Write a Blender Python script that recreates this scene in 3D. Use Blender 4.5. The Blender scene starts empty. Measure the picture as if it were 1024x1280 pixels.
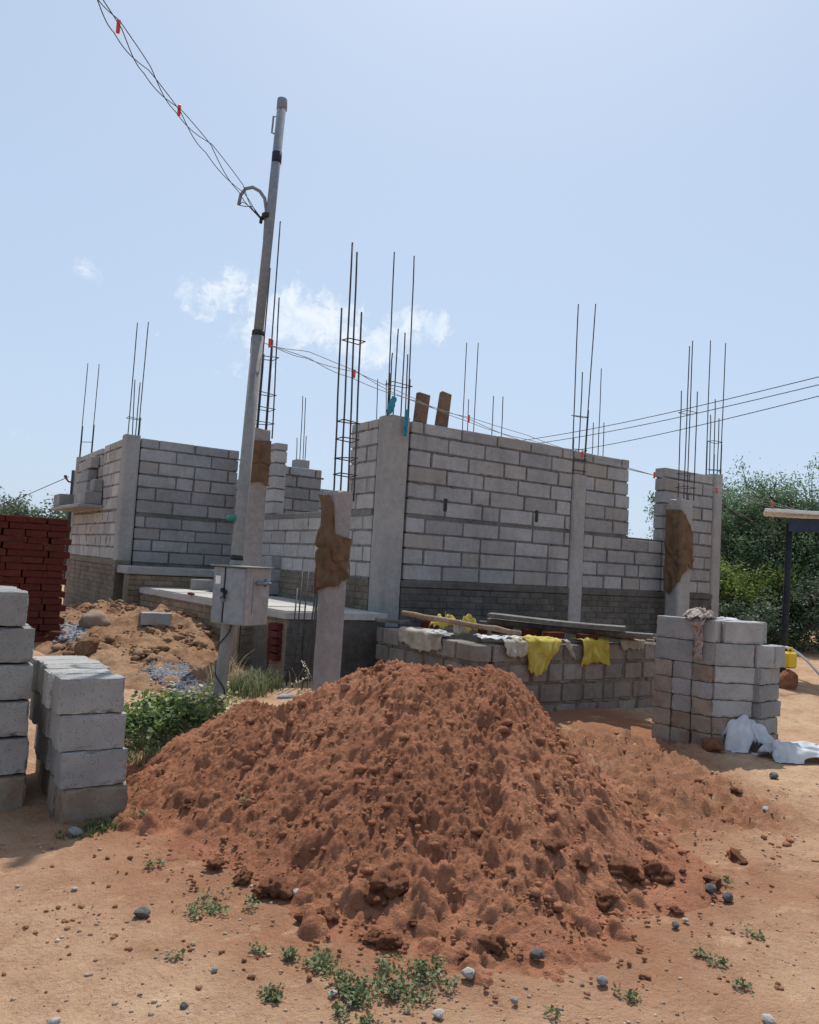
import bpy, bmesh, math, random
import numpy as np
from mathutils import Vector, Matrix, noise

R = random.Random(11)
S = bpy.context.scene
COL = S.collection
rad = math.radians

# ------------------------------------------------------------------ camera
# world axes follow the building: x runs along its long front, y away from the road
F_PX, PITCH, ROLL, YAW, EYE = 1000.0, rad(3.734), rad(3.354), rad(57.01), 1.5
FH = Vector((math.cos(YAW), math.sin(YAW), 0)); RT = Vector((math.sin(YAW), -math.cos(YAW), 0))
FW = FH * math.cos(PITCH) + Vector((0, 0, math.sin(PITCH)))
UP = -FH * math.sin(PITCH) + Vector((0, 0, math.cos(PITCH)))
EYEV = Vector((0, 0, EYE))


def ray(px, py):
    u, v = px - 512, py - 640
    u0 = u * math.cos(ROLL) + v * math.sin(ROLL)
    v0 = -u * math.sin(ROLL) + v * math.cos(ROLL)
    return FW * F_PX + RT * u0 - UP * v0


def at(px, py, x=None, y=None, z=None, d=None):
    """world point seen at a pixel of the 1024x1280 survey grid, on a given plane"""
    r = ray(px, py)
    if x is not None: t = x / r.x
    elif y is not None: t = y / r.y
    elif z is not None: t = (z - EYE) / r.z
    else: t = d / F_PX
    return EYEV + r * t


def ad(a, d):
    """lateral / forward metres from the viewer -> x, y"""
    return RT.x * a + FH.x * d, RT.y * a + FH.y * d


cam_d = bpy.data.cameras.new('camera')
cam_d.sensor_fit = 'VERTICAL'; cam_d.sensor_height = 36.0; cam_d.lens = F_PX / 1280 * 36.0
cam_d.clip_start = 0.05; cam_d.clip_end = 3000
cam = bpy.data.objects.new('camera', cam_d); COL.objects.link(cam)
cx = RT * math.cos(ROLL) + UP * math.sin(ROLL)
cy = -RT * math.sin(ROLL) + UP * math.cos(ROLL)
cz = -FW
cam.matrix_world = Matrix(((cx.x, cy.x, cz.x, 0), (cx.y, cy.y, cz.y, 0), (cx.z, cy.z, cz.z, EYE), (0, 0, 0, 1)))
S.camera = cam


# ------------------------------------------------------------------ materials
class N:
    """tiny node graph writer"""
    def __init__(s, name):
        s.m = bpy.data.materials.new(name); s.m.use_nodes = True
        s.t = s.m.node_tree; s.t.nodes.clear()
        s.out = s.n('ShaderNodeOutputMaterial')

    def n(s, typ, **kw):
        nd = s.t.nodes.new(typ)
        for k, v in kw.items(): setattr(nd, k, v)
        return nd

    def l(s, a, b): s.t.links.new(a, b)

    def val(s, sock, v):
        if hasattr(v, 'is_linked') or hasattr(v, 'links'): s.l(v, sock)
        else: sock.default_value = v

    def math(s, op, a, b=0.0, clamp=False):
        nd = s.n('ShaderNodeMath', operation=op, use_clamp=clamp)
        s.val(nd.inputs[0], a); s.val(nd.inputs[1], b)
        return nd.outputs[0]

    def mix(s, f, a, b, blend='MIX'):
        nd = s.n('ShaderNodeMix', data_type='RGBA', blend_type=blend)
        s.val(nd.inputs[0], f)
        s.val(nd.inputs[6], a if not isinstance(a, tuple) else (*a, 1)[:4]); s.val(nd.inputs[7], b if not isinstance(b, tuple) else (*b, 1)[:4])
        return nd.outputs[2]

    def ramp(s, v, lo, hi):
        nd = s.n('ShaderNodeMapRange'); nd.clamp = True; nd.interpolation_type = 'SMOOTHSTEP'
        s.val(nd.inputs[0], v); nd.inputs[1].default_value = lo; nd.inputs[2].default_value = hi
        return nd.outputs[0]

    def coords(s, rand=True):
        tc = s.n('ShaderNodeTexCoord')
        if not rand: return tc.outputs['Object']
        oi = s.n('ShaderNodeObjectInfo')
        m = s.n('ShaderNodeVectorMath', operation='MULTIPLY_ADD')
        m.inputs[0].default_value = (37, 17, 29)
        s.l(oi.outputs['Random'], m.inputs[1]); s.l(tc.outputs['Object'], m.inputs[2])
        return m.outputs[0]

    def scale(s, v, k):
        m = s.n('ShaderNodeVectorMath', operation='MULTIPLY'); s.l(v, m.inputs[0]); m.inputs[1].default_value = k
        return m.outputs[0]

    def noise(s, v, sc, det=6, rough=0.6, dist=0.0):
        nd = s.n('ShaderNodeTexNoise'); s.l(v, nd.inputs['Vector'])
        nd.inputs['Scale'].default_value = sc; nd.inputs['Detail'].default_value = det
        nd.inputs['Roughness'].default_value = rough; nd.inputs['Distortion'].default_value = dist
        return nd.outputs['Fac']

    def vor(s, v, sc, feat='F1'):
        nd = s.n('ShaderNodeTexVoronoi', feature=feat); s.l(v, nd.inputs['Vector']); nd.inputs['Scale'].default_value = sc
        return nd.outputs['Distance']

    def bump(s, h, strength, dist=0.01, nrm=None):
        nd = s.n('ShaderNodeBump'); nd.inputs['Strength'].default_value = strength; nd.inputs['Distance'].default_value = dist
        s.l(h, nd.inputs['Height'])
        if nrm is not None: s.l(nrm, nd.inputs['Normal'])
        return nd.outputs[0]

    def done(s, col, rough=0.9, nrm=None, metal=0.0, spec=0.2):
        b = s.n('ShaderNodeBsdfPrincipled')
        s.val(b.inputs['Base Color'], (*col, 1)[:4] if isinstance(col, tuple) else col)
        s.val(b.inputs['Roughness'], rough); b.inputs['Metallic'].default_value = metal
        b.inputs['Specular IOR Level'].default_value = spec
        if nrm is not None: s.l(nrm, b.inputs['Normal'])
        s.l(b.outputs[0], s.out.inputs[0])
        return s.m


def masonry(name, c1, c2, isl=0.25, stain=None, stain_amt=0.0, pit=0.4, spk=0.35, rand=False, sc=1.0, tint=None, tint_amt=0.0):
    g = N(name); v = g.coords(rand)
    big = g.noise(v, 1.7 * sc, 5, 0.6); mid = g.noise(v, 14 * sc, 6, 0.65); fine = g.noise(v, 110 * sc, 3, 0.6)
    geo = g.n('ShaderNodeNewGeometry')
    rnd = geo.outputs['Random Per Island']
    f = g.math('ADD', g.math('MULTIPLY', big, 0.5), g.math('MULTIPLY', mid, 0.5))
    c = g.mix(g.ramp(f, 0.33, 0.68), c1, c2)
    k = g.math('ADD', 1.0 - isl * 0.5, g.math('MULTIPLY', rnd, isl))
    k = g.math('MULTIPLY', k, g.math('ADD', 1 - spk * 0.5, g.math('MULTIPLY', g.ramp(fine, 0.3, 0.7), spk)))
    cc = g.n('ShaderNodeVectorMath', operation='SCALE'); g.l(c, cc.inputs[0]); g.l(k, cc.inputs['Scale'])
    c = cc.outputs[0]
    if tint:   # a few units of a different batch
        c = g.mix(g.math('MULTIPLY', g.ramp(g.math('FRACT', g.math('MULTIPLY', rnd, 7.31)), 0.72, 0.95), tint_amt), c, tint)
    if stain:
        st = g.noise(g.scale(v, (1, 1, 0.16)), 4.5, 6, 0.65)
        c = g.mix(g.math('MULTIPLY', g.ramp(st, 0.5, 0.78), stain_amt), c, stain)
        st2 = g.noise(v, 0.9, 4, 0.6)
        c = g.mix(g.math('MULTIPLY', g.ramp(st2, 0.55, 0.75), stain_amt * 0.6), c, stain)
    pits = g.ramp(g.vor(v, 95 * sc), 0.0, 0.3)
    h = g.math('ADD', g.math('MULTIPLY', mid, 0.8), g.math('ADD', g.math('MULTIPLY', fine, 0.5), g.math('MULTIPLY', pits, pit)))
    return g.done(c, 0.92, g.bump(h, 0.55, 0.006), spec=0.12)


def pitted(name, c1, c2, stain=None, amt=.7):
    """pressed concrete block: even grey with scattered dark pits"""
    g = N(name); v = g.coords(True)
    big = g.noise(v, 3.5, 5, 0.6); fine = g.noise(v, 160, 3, 0.6)
    oi = g.n('ShaderNodeObjectInfo')
    c = g.mix(g.ramp(big, 0.32, 0.68), c1, c2)
    k = g.math('MULTIPLY', g.math('ADD', 0.86, g.math('MULTIPLY', oi.outputs['Random'], 0.24)), g.math('ADD', 0.92, g.math('MULTIPLY', fine, 0.16)))
    cc = g.n('ShaderNodeVectorMath', operation='SCALE'); g.l(c, cc.inputs[0]); g.l(k, cc.inputs['Scale']); c = cc.outputs[0]
    if stain:
        st = g.noise(v, 5, 6, 0.65); c = g.mix(g.math('MULTIPLY', g.ramp(st, 0.45, 0.7), amt), c, stain)
    hole = g.math('MULTIPLY', g.math('SUBTRACT', 1.0, g.ramp(g.vor(v, 85), 0.16, 0.30)), g.ramp(g.noise(v, 24, 3, .6), 0.44, 0.55))
    c = g.mix(g.math('MULTIPLY', hole, 0.8), c, (0.09, 0.085, 0.08))
    h = g.math('SUBTRACT', g.math('ADD', g.math('MULTIPLY', fine, 0.35), g.math('MULTIPLY', g.noise(v, 30, 5, .6), 0.5)), g.math('MULTIPLY', hole, 1.2))
    return g.done(c, 0.93, g.bump(h, 0.5, 0.005), spec=0.1)


def plain(name, c1, c2, sc=20, rough=0.8, metal=0.0, bump=0.3, spec=0.3, rand=True, dist=0.004, lo=0.35, hi=0.65):
    g = N(name); v = g.coords(rand)
    a = g.noise(v, sc, 6, 0.65); b = g.noise(v, sc * 0.15, 4, 0.6)
    f = g.math('ADD', g.math('MULTIPLY', a, 0.55), g.math('MULTIPLY', b, 0.45))
    return g.done(g.mix(g.ramp(f, lo, hi), c1, c2), rough, g.bump(a, bump, dist), metal, spec)


M = {}
M['block'] = masonry('wall block', (0.234, 0.236, 0.240), (0.328, 0.330, 0.334), 0.30, (0.150, 0.145, 0.140), 0.5, tint=(0.300, 0.248, 0.187), tint_amt=0.35)
M['block_side_light'] = masonry('wall block with side light', (0.290, 0.286, 0.281), (0.403, 0.394, 0.384), 0.26, (0.206, 0.187, 0.164), 0.45)  # lighter copy for left-facing walls, sky and bounce light put into the colour
M['mortar'] = masonry('dark mortar', (0.090, 0.089, 0.086), (0.160, 0.155, 0.149), 0.0, (0.096, 0.094, 0.091), 0.4)
M['mortar_side_light'] = masonry('mortar', (0.130, 0.126, 0.121), (0.215, 0.208, 0.202), 0.0, (0.156, 0.150, 0.143), 0.4)  # mortar of the left-facing walls, lightened in colour for bounced light
M['concrete'] = masonry('cast concrete', (0.254, 0.250, 0.244), (0.338, 0.334, 0.325), 0.0, (0.188, 0.179, 0.169), 0.55, pit=0.2)
M['concrete_pale'] = masonry('pale cast concrete', (0.227, 0.210, 0.202), (0.311, 0.290, 0.281), 0.0, (0.168, 0.139, 0.118), 0.6, pit=0.3)
M['slab'] = masonry('screeded slab', (0.353, 0.336, 0.311), (0.462, 0.445, 0.420), 0.0, (0.252, 0.218, 0.185), 0.5)
M['plinth'] = masonry('cement washed brick', (0.12, 0.1, 0.078), (0.205, 0.175, 0.14), 0.3, (0.065, 0.055, 0.045), 0.75)
M['plinth_warm'] = masonry('dusty brick', (0.185, 0.139, 0.097), (0.286, 0.223, 0.160), 0.4, (0.168, 0.109, 0.067), 0.5)
M['plinth_dark'] = masonry('dark brick', (0.077, 0.070, 0.063), (0.135, 0.126, 0.115), 0.4, (0.045, 0.041, 0.036), 0.6)  # darker brick tone for the long front plinth and porch front
M['brick'] = masonry('red brick', (0.079, 0.020, 0.015), (0.122, 0.033, 0.023), 0.55, rand=True)
M['stack'] = pitted('concrete block', (0.277, 0.273, 0.264), (0.356, 0.352, 0.341))
M['stack_brown'] = pitted('soil stained block', (0.194, 0.158, 0.123), (0.290, 0.246, 0.198), (0.194, 0.101, 0.055))
M['stack_grey'] = pitted('grey concrete block', (0.229, 0.227, 0.220), (0.304, 0.299, 0.290), (0.202, 0.150, 0.106), .3)
M['tank'] = masonry('tank wall block', (0.160, 0.141, 0.124), (0.254, 0.231, 0.208), 0.35, (0.113, 0.080, 0.056), 0.65)
M['steel'] = plain('rusted rebar', (0.05, 0.05, 0.055), (0.09, 0.082, 0.078), 60, 0.6, 0.5, 0.4)
M['steel_thin'] = plain('tie wire', (0.035, 0.03, 0.03), (0.06, 0.05, 0.045), 60, 0.7, 0.3)
M['galv'] = plain('galvanised steel', (0.15, 0.18, 0.215), (0.22, 0.252, 0.29), 30, 0.8, 0.0, 0.15, 0.12)
M['galv_dull'] = plain('painted steel', (0.176, 0.180, 0.176), (0.247, 0.251, 0.244), 25, 0.75, 0.0, 0.2, 0.3)
M['boxmetal'] = plain('weathered sheet metal', (0.173, 0.195, 0.209), (0.274, 0.296, 0.310), 16, 0.6, 0.15, 0.15, 0.3)
M['boxside'] = plain('scuffed sheet metal', (0.251, 0.239, 0.226), (0.381, 0.364, 0.348), 14, 0.65, 0.1, 0.2, 0.3)
M['black'] = plain('black rubber', (0.012, 0.012, 0.012), (0.03, 0.03, 0.03), 40, 0.6)
M['navy'] = plain('navy tape', (0.012, 0.016, 0.04), (0.02, 0.025, 0.06), 40, 0.6)
M['white_paint'] = plain('white paper', (0.68, 0.68, 0.66), (0.8, 0.8, 0.78), 40, 0.7)
M['red_plastic'] = plain('red plastic', (0.6, 0.03, 0.02), (0.72, 0.07, 0.04), 40, 0.4)
M['green_band'] = plain('green tape', (0.01, 0.16, 0.12), (0.02, 0.22, 0.17), 40, 0.5)
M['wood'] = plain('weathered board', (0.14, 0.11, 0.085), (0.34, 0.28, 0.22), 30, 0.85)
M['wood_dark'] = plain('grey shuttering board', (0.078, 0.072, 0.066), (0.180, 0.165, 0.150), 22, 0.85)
M['log'] = plain('debarked pole', (0.180, 0.120, 0.078), (0.300, 0.222, 0.156), 26, 0.8)
M['board'] = plain('brown board', (0.10, 0.062, 0.04), (0.19, 0.125, 0.085), 26, 0.85)
M['whiteroof'] = plain('white sheet roofing', (0.65, 0.65, 0.64), (0.78, 0.78, 0.77), 10, 0.6)
M['blue_dark'] = plain('dark blue paint', (0.02, 0.035, 0.07), (0.035, 0.06, 0.11), 20, 0.6)
M['darkpost'] = plain('dark post', (0.012, 0.018, 0.025), (0.035, 0.04, 0.045), 20, 0.8)
M['hose'] = plain('pale plastic hose', (0.55, 0.62, 0.68), (0.68, 0.74, 0.78), 20, 0.45)
M['can'] = plain('yellow plastic', (0.62, 0.42, 0.02), (0.75, 0.52, 0.04), 20, 0.45)
M['stone'] = plain('grey stone', (0.165, 0.165, 0.165), (0.34, 0.34, 0.335), 30, 0.85, 0, 0.6, dist=0.01)
M['gritstone'] = masonry('mixed grit', (0.16, 0.1, 0.07), (0.46, 0.36, 0.28), 0.8)
M['stone_dark'] = plain('dark stone', (0.06, 0.06, 0.06), (0.15, 0.148, 0.145), 30, 0.8, 0, 0.6, dist=0.01)
M['stone_pale'] = plain('pale stone', (0.336, 0.320, 0.296), (0.496, 0.480, 0.448), 30, 0.85, 0, 0.6, dist=0.01)
M['insulator'] = plain('brown insulator', (0.03, 0.02, 0.02), (0.05, 0.03, 0.03), 20, 0.4)
M['bark'] = plain('bark', (0.06, 0.05, 0.04), (0.15, 0.12, 0.1), 18, 0.95, 0, 0.8, dist=0.02)


def fabric(name, c1, c2, trans=0.25, wsc=260, sc=6, wave=0.25):
    g = N(name); v = g.coords(True)
    a = g.noise(v, sc, 6, 0.65); w = g.noise(v, wsc, 2, 0.5)
    c = g.mix(g.ramp(a, 0.3, 0.7), c1, c2)
    c = g.mix(g.math('MULTIPLY', g.ramp(g.noise(v, 4.5, 7, 0.7), 0.5, 0.68), 0.42), c, tuple(q * .45 for q in c1))
    b = g.n('ShaderNodeBsdfPrincipled'); g.l(c, b.inputs['Base Color']); b.inputs['Roughness'].default_value = 0.75
    b.inputs['Specular IOR Level'].default_value = 0.2
    g.l(g.bump(g.math('ADD', g.math('MULTIPLY', a, 0.6), g.math('MULTIPLY', w, wave)), 0.5, 0.006), b.inputs['Normal'])
    t = g.n('ShaderNodeBsdfTranslucent'); g.l(c, t.inputs[0])
    mx = g.n('ShaderNodeMixShader'); mx.inputs[0].default_value = trans
    g.l(b.outputs[0], mx.inputs[1]); g.l(t.outputs[0], mx.inputs[2]); g.l(mx.outputs[0], g.out.inputs[0])
    return g.m


M['burlap'] = fabric('brown sacking', (0.115, 0.07, 0.04), (0.19, 0.122, 0.072), 0.1, 320, 9, 0.5)
M['yellow_sack'] = fabric('yellow woven plastic', (0.58, 0.46, 0.06), (0.74, 0.62, 0.16), 0.4)
M['cream_cloth'] = fabric('dirty cream cloth', (0.4, 0.35, 0.27), (0.56, 0.51, 0.42), 0.25)
M['white_sack'] = fabric('white woven plastic', (0.55, 0.57, 0.6), (0.74, 0.75, 0.77), 0.25)
M['white_sheet'] = fabric('white plastic sheet', (0.62, 0.62, 0.62), (0.78, 0.78, 0.77), 0.3)
M['netcloth'] = fabric('soiled sack cloth', (0.2, 0.13, 0.1), (0.5, 0.44, 0.4), 0.15, 60, 28)
M['bluerag'] = fabric('blue rag', (0.04, 0.28, 0.38), (0.08, 0.42, 0.52), 0.25)


def leafmat(name, c1, c2, trans=0.4, rough=0.55):
    g = N(name)
    rnd = g.n('ShaderNodeNewGeometry').outputs['Random Per Island']
    v = g.coords(False)
    a = g.noise(v, 1.1, 4, 0.6)
    c = g.mix(g.math('ADD', g.math('MULTIPLY', rnd, 0.6), g.math('MULTIPLY', g.ramp(a, 0.3, 0.7), 0.4)), c1, c2)
    b = g.n('ShaderNodeBsdfPrincipled'); g.l(c, b.inputs['Base Color']); b.inputs['Roughness'].default_value = rough
    b.inputs['Specular IOR Level'].default_value = 0.3
    t = g.n('ShaderNodeBsdfTranslucent'); g.l(c, t.inputs[0])
    mx = g.n('ShaderNodeMixShader'); mx.inputs[0].default_value = trans
    g.l(b.outputs[0], mx.inputs[1]); g.l(t.outputs[0], mx.inputs[2]); g.l(mx.outputs[0], g.out.inputs[0])
    return g.m


M['leaf_tree'] = leafmat('mesquite leaf', (0.059, 0.119, 0.059), (0.144, 0.237, 0.119))
M['leaf_bright'] = leafmat('bright leaf', (0.120, 0.180, 0.036), (0.240, 0.324, 0.072))
M['leaf_far'] = leafmat('dusty leaf', (0.052, 0.085, 0.052), (0.117, 0.169, 0.098))
M['leaf_bush'] = leafmat('bush leaf', (0.042, 0.090, 0.027), (0.135, 0.210, 0.075))
M['leaf_grass'] = leafmat('grass blade', (0.09, 0.12, 0.05), (0.22, 0.24, 0.12))
M['leaf_weed'] = leafmat('weed leaf', (0.07, 0.10, 0.035), (0.17, 0.19, 0.085), 0.25)
M['leaf_dry'] = leafmat('dry leaf', (0.35, 0.28, 0.14), (0.55, 0.46, 0.28), 0.3)
M['flower'] = leafmat('white seed head', (0.65, 0.62, 0.58), (0.8, 0.78, 0.74), 0.3)


def soil(name, dry, red, dark, attr=None):
    g = N(name); v = g.coords(False)
    a = g.noise(v, 0.9, 6, 0.6); b = g.noise(v, 6, 8, 0.7); f = g.noise(v, 45, 5, 0.65); ff = g.noise(v, 210, 3, 0.6)
    m = g.ramp(g.math('ADD', g.math('MULTIPLY', a, 0.6), g.math('MULTIPLY', b, 0.4)), 0.36, 0.64)
    if attr:
        at_ = g.n('ShaderNodeAttribute'); at_.attribute_name = attr
        m = g.math('ADD', g.math('MULTIPLY', m, 0.36), g.math('MULTIPLY', at_.outputs['Fac'], 0.95), True)
    c = g.mix(m, dry, red)
    mp = g.noise(v, 2.3, 5, 0.7, 0.6); c = g.mix(g.math('MULTIPLY', g.ramp(mp, 0.5, 0.68), 0.4), c, dark)
    c = g.mix(g.math('MULTIPLY', g.ramp(g.noise(g.scale(v, (1, 1.3, 1)), 3.7, 6, 0.7), 0.55, 0.7), 0.35), c, tuple(min(1, q * 1.3) for q in dry))
    c = g.mix(g.math('MULTIPLY', g.ramp(g.math('ADD', g.math('MULTIPLY', b, 0.5), g.math('MULTIPLY', f, 0.5)), 0.47, 0.66), 0.6), c, dark)
    # pale grit
    grit = g.vor(v, 120); gm = g.math('MULTIPLY', g.math('SUBTRACT', 1.0, g.ramp(grit, 0.05, 0.16)), g.ramp(f, 0.5, 0.65))
    c = g.mix(g.math('MULTIPLY', gm, 0.45), c, (0.55, 0.44, 0.34))
    k = g.math('ADD', 0.86, g.math('MULTIPLY', ff, 0.28))
    cc = g.n('ShaderNodeVectorMath', operation='SCALE'); g.l(c, cc.inputs[0]); g.l(k, cc.inputs['Scale'])
    h = g.math('ADD', g.math('MULTIPLY', f, 1.0), g.math('MULTIPLY', ff, 0.45))
    return g.done(cc.outputs[0], 0.97, g.bump(h, 1.0, 0.026), spec=0.06)


M['ground'] = soil('dry earth', (0.57, 0.395, 0.255), (0.34, 0.165, 0.095), (0.29, 0.165, 0.10), 'red')
M['mound'] = soil('red soil', (0.45, 0.21, 0.122), (0.32, 0.138, 0.079), (0.18, 0.076, 0.045))
M['sand'] = soil('sandy fill', (0.40, 0.255, 0.155), (0.27, 0.142, 0.08), (0.14, 0.075, 0.042))
M['gravel'] = plain('crushed stone', (0.128, 0.136, 0.152), (0.272, 0.280, 0.288), 60, 0.9, 0, 0.5)


# ------------------------------------------------------------------ mesh writer
class MB:
    def __init__(s): s.v = []; s.f = []; s.m = []

    def add(s, vs, fs, mi=0):
        o = len(s.v); s.v += [tuple(p) for p in vs]
        for f in fs: s.f.append([i + o for i in f]); s.m.append(mi)

    def cbox(s, T, sx, sy, sz, c=0.006, mi=0, jit=0.0):
        hx, hy, hz = sx / 2, sy / 2, sz / 2
        c = min(c, hx * .4, hy * .4, hz * .4)
        vs = []; ix = {}
        for i in (-1, 1):
            for j in (-1, 1):
                for k in (-1, 1):
                    q = Vector((R.uniform(-jit, jit), R.uniform(-jit, jit), R.uniform(-jit, jit))) if jit else Vector()
                    ix[i, j, k] = len(vs)
                    vs += [T @ (Vector((i * hx, j * (hy - c), k * (hz - c))) + q), T @ (Vector((i * (hx - c), j * hy, k * (hz - c))) + q), T @ (Vector((i * (hx - c), j * (hy - c), k * hz)) + q)]
        fs = []
        P = [(-1, -1), (1, -1), (1, 1), (-1, 1)]
        for i in (-1, 1):
            fs.append([ix[i, a, b] for a, b in P]); fs.append([ix[a, i, b] + 1 for a, b in P]); fs.append([ix[a, b, i] + 2 for a, b in P])
        for a in (-1, 1):
            for b in (-1, 1):
                fs.append([ix[-1, a, b] + 1, ix[1, a, b] + 1, ix[1, a, b] + 2, ix[-1, a, b] + 2])
                fs.append([ix[a, -1, b], ix[a, 1, b], ix[a, 1, b] + 2, ix[a, -1, b] + 2])
                fs.append([ix[a, b, -1], ix[a, b, 1], ix[a, b, 1] + 1, ix[a, b, -1] + 1])
        for q in ix.values(): fs.append([q, q + 1, q + 2])
        s.add(vs, fs, mi)

    def bx(s, x0, x1, y0, y1, z0, z1, c=0.006, mi=0, jit=0.0):
        s.cbox(Matrix.Translation(((x0 + x1) / 2, (y0 + y1) / 2, (z0 + z1) / 2)), x1 - x0, y1 - y0, z1 - z0, c, mi, jit)

    def tube(s, pts, r, seg=8, mi=0, close=False, caps=True):
        pts = [Vector(p) for p in pts]; n = len(pts)
        rs = r if isinstance(r, (list, tuple)) else [r] * n
        rings = []; prev = None
        for i, p in enumerate(pts):
            a = pts[(i - 1) % n] if (i > 0 or close) else p
            b = pts[(i + 1) % n] if (i < n - 1 or close) else p
            t = (b - a); t = t.normalized() if t.length > 1e-9 else Vector((0, 0, 1))
            if prev is None:
                u = t.orthogonal().normalized()
            else:
                u = prev - t * prev.dot(t); u = u.normalized() if u.length > 1e-6 else t.orthogonal().normalized()
            prev = u; w = t.cross(u)
            rings.append([p + (u * math.cos(2 * math.pi * k / seg) + w * math.sin(2 * math.pi * k / seg)) * rs[i] for k in range(seg)])
        vs = [q for rg in rings for q in rg]; fs = []
        for i in range(n if close else n - 1):
            j = (i + 1) % n
            for k in range(seg): fs.append([i * seg + k, i * seg + (k + 1) % seg, j * seg + (k + 1) % seg, j * seg + k])
        if caps and not close: fs += [list(range(seg))[::-1], [(n - 1) * seg + k for k in range(seg)]]
        s.add(vs, fs, mi)

    def build(s, name, mats, parent=None, smooth=False, recalc=True):
        me = bpy.data.meshes.new(name); me.from_pydata(s.v, [], s.f)
        mats = mats if isinstance(mats, (list, tuple)) else [mats]
        for m in mats: me.materials.append(M[m] if isinstance(m, str) else m)
        me.polygons.foreach_set('material_index', s.m)
        if recalc:
            bm = bmesh.new(); bm.from_mesh(me); bmesh.ops.recalc_face_normals(bm, faces=bm.faces); bm.to_mesh(me); bm.free()
        if smooth: me.polygons.foreach_set('use_smooth', [True] * len(me.polygons))
        me.update()
        return link(name, me, parent)


def link(name, me, parent=None):
    o = bpy.data.objects.new(name, me); COL.objects.link(o)
    if parent is not None: o.parent = parent; o.matrix_parent_inverse = parent.matrix_basis.inverted()
    return o


def tag(o, label, cat, group=None, kind=None):
    if label: o['label'] = label
    if cat: o['category'] = cat
    if group: o['group'] = group
    if kind: o['kind'] = kind
    return o


def thing(name, label, cat, loc=(0, 0, 0), group=None, kind=None):
    o = bpy.data.objects.new(name, None); COL.objects.link(o); o.location = loc; o.empty_display_size = 0.1
    return tag(o, label, cat, group, kind)


def npmesh(name, verts, faces, mat, parent=None, smooth=False, attr=None):
    me = bpy.data.meshes.new(name)
    verts = np.asarray(verts, dtype=np.float32); faces = np.asarray(faces, dtype=np.int32)
    k = faces.shape[1]
    me.vertices.add(len(verts)); me.vertices.foreach_set('co', verts.ravel())
    me.loops.add(faces.size); me.loops.foreach_set('vertex_index', faces.ravel())
    me.polygons.add(len(faces)); me.polygons.foreach_set('loop_start', np.arange(0, faces.size, k, dtype=np.int32))
    if smooth: me.polygons.foreach_set('use_smooth', np.ones(len(faces), dtype=bool))
    me.update(calc_edges=True); me.validate()
    if attr:
        for an, av in attr.items():
            A = me.attributes.new(an, 'FLOAT', 'POINT'); A.data.foreach_set('value', np.asarray(av, dtype=np.float32).ravel())
    me.materials.append(M[mat])
    return link(name, me, parent)


def rotz(a): return Matrix.Rotation(a, 4, 'Z')


# ------------------------------------------------------------------ noise
_rs = np.random.RandomState(3)
_perm = _rs.permutation(256); _perm = np.concatenate([_perm, _perm])
_ga = _rs.rand(256) * 2 * math.pi; _gx, _gy = np.cos(_ga), np.sin(_ga)


def perlin(x, y, sd=0):
    x = np.asarray(x, float) + sd * 17.13; y = np.asarray(y, float) + sd * 9.71
    xi = np.floor(x).astype(int); yi = np.floor(y).astype(int); xf = x - xi; yf = y - yi
    u = xf ** 3 * (xf * (xf * 6 - 15) + 10); v = yf ** 3 * (yf * (yf * 6 - 15) + 10)

    def gr(i, j, a, b):
        h = _perm[(_perm[(xi + i) & 255] + yi + j) & 255]
        return _gx[h] * a + _gy[h] * b
    n0 = gr(0, 0, xf, yf); n1 = gr(1, 0, xf - 1, yf); n2 = gr(0, 1, xf, yf - 1); n3 = gr(1, 1, xf - 1, yf - 1)
    return ((n0 + u * (n1 - n0)) * (1 - v) + (n2 + u * (n3 - n2)) * v) * 1.5


def fbm(x, y, oct=4, sd=0, gain=0.5):
    r = 0; a = 1; t = 0
    for o in range(oct):
        r = r + a * perlin(x * 2 ** o, y * 2 ** o, sd + o); t += a; a *= gain
    return r / t


def sst(x, lo, hi):
    t = np.clip((x - lo) / (hi - lo), 0, 1); return t * t * (3 - 2 * t)


def clods(x, y, h, spots):
    """press or raise rounded lumps into a regular height grid (x, y are 2-D grids, row = y)"""
    x0, y0 = x[0, 0], y[0, 0]; dx = x[0, 1] - x0; dy = y[1, 0] - y0
    for (cx_, cy_, r, amp, e, ang) in spots:
        i0 = max(0, int((cx_ - r * 1.5 - x0) / dx)); i1 = min(x.shape[1], int((cx_ + r * 1.5 - x0) / dx) + 2)
        j0 = max(0, int((cy_ - r * 1.5 - y0) / dy)); j1 = min(x.shape[0], int((cy_ + r * 1.5 - y0) / dy) + 2)
        if i1 <= i0 or j1 <= j0: continue
        X = x[j0:j1, i0:i1] - cx_; Y = y[j0:j1, i0:i1] - cy_
        c_, s_ = math.cos(ang), math.sin(ang)
        U = (X * c_ + Y * s_) / e; V = (-X * s_ + Y * c_)
        q = np.clip(1 - (U * U + V * V) / (r * r), 0, 1)
        h[j0:j1, i0:i1] += amp * np.sqrt(q) if amp > 0 else amp * q
    return h


# ------------------------------------------------------------------ sky and sun
SUN_AZ = YAW - rad(6.0)          # almost straight ahead of the viewer, behind the house
SUN_EL = rad(60.0)
sd = Vector((math.cos(SUN_AZ) * math.cos(SUN_EL), math.sin(SUN_AZ) * math.cos(SUN_EL), math.sin(SUN_EL)))
sun_d = bpy.data.lights.new('sun', 'SUN'); sun_d.energy = 4.0; sun_d.angle = rad(0.6); sun_d.color = (1.0, 0.95, 0.87)
sun = bpy.data.objects.new('sun', sun_d); COL.objects.link(sun)
sun.rotation_euler = sd.to_track_quat('Z', 'Y').to_euler()
sun.location = (0, 0, 30)

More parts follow.
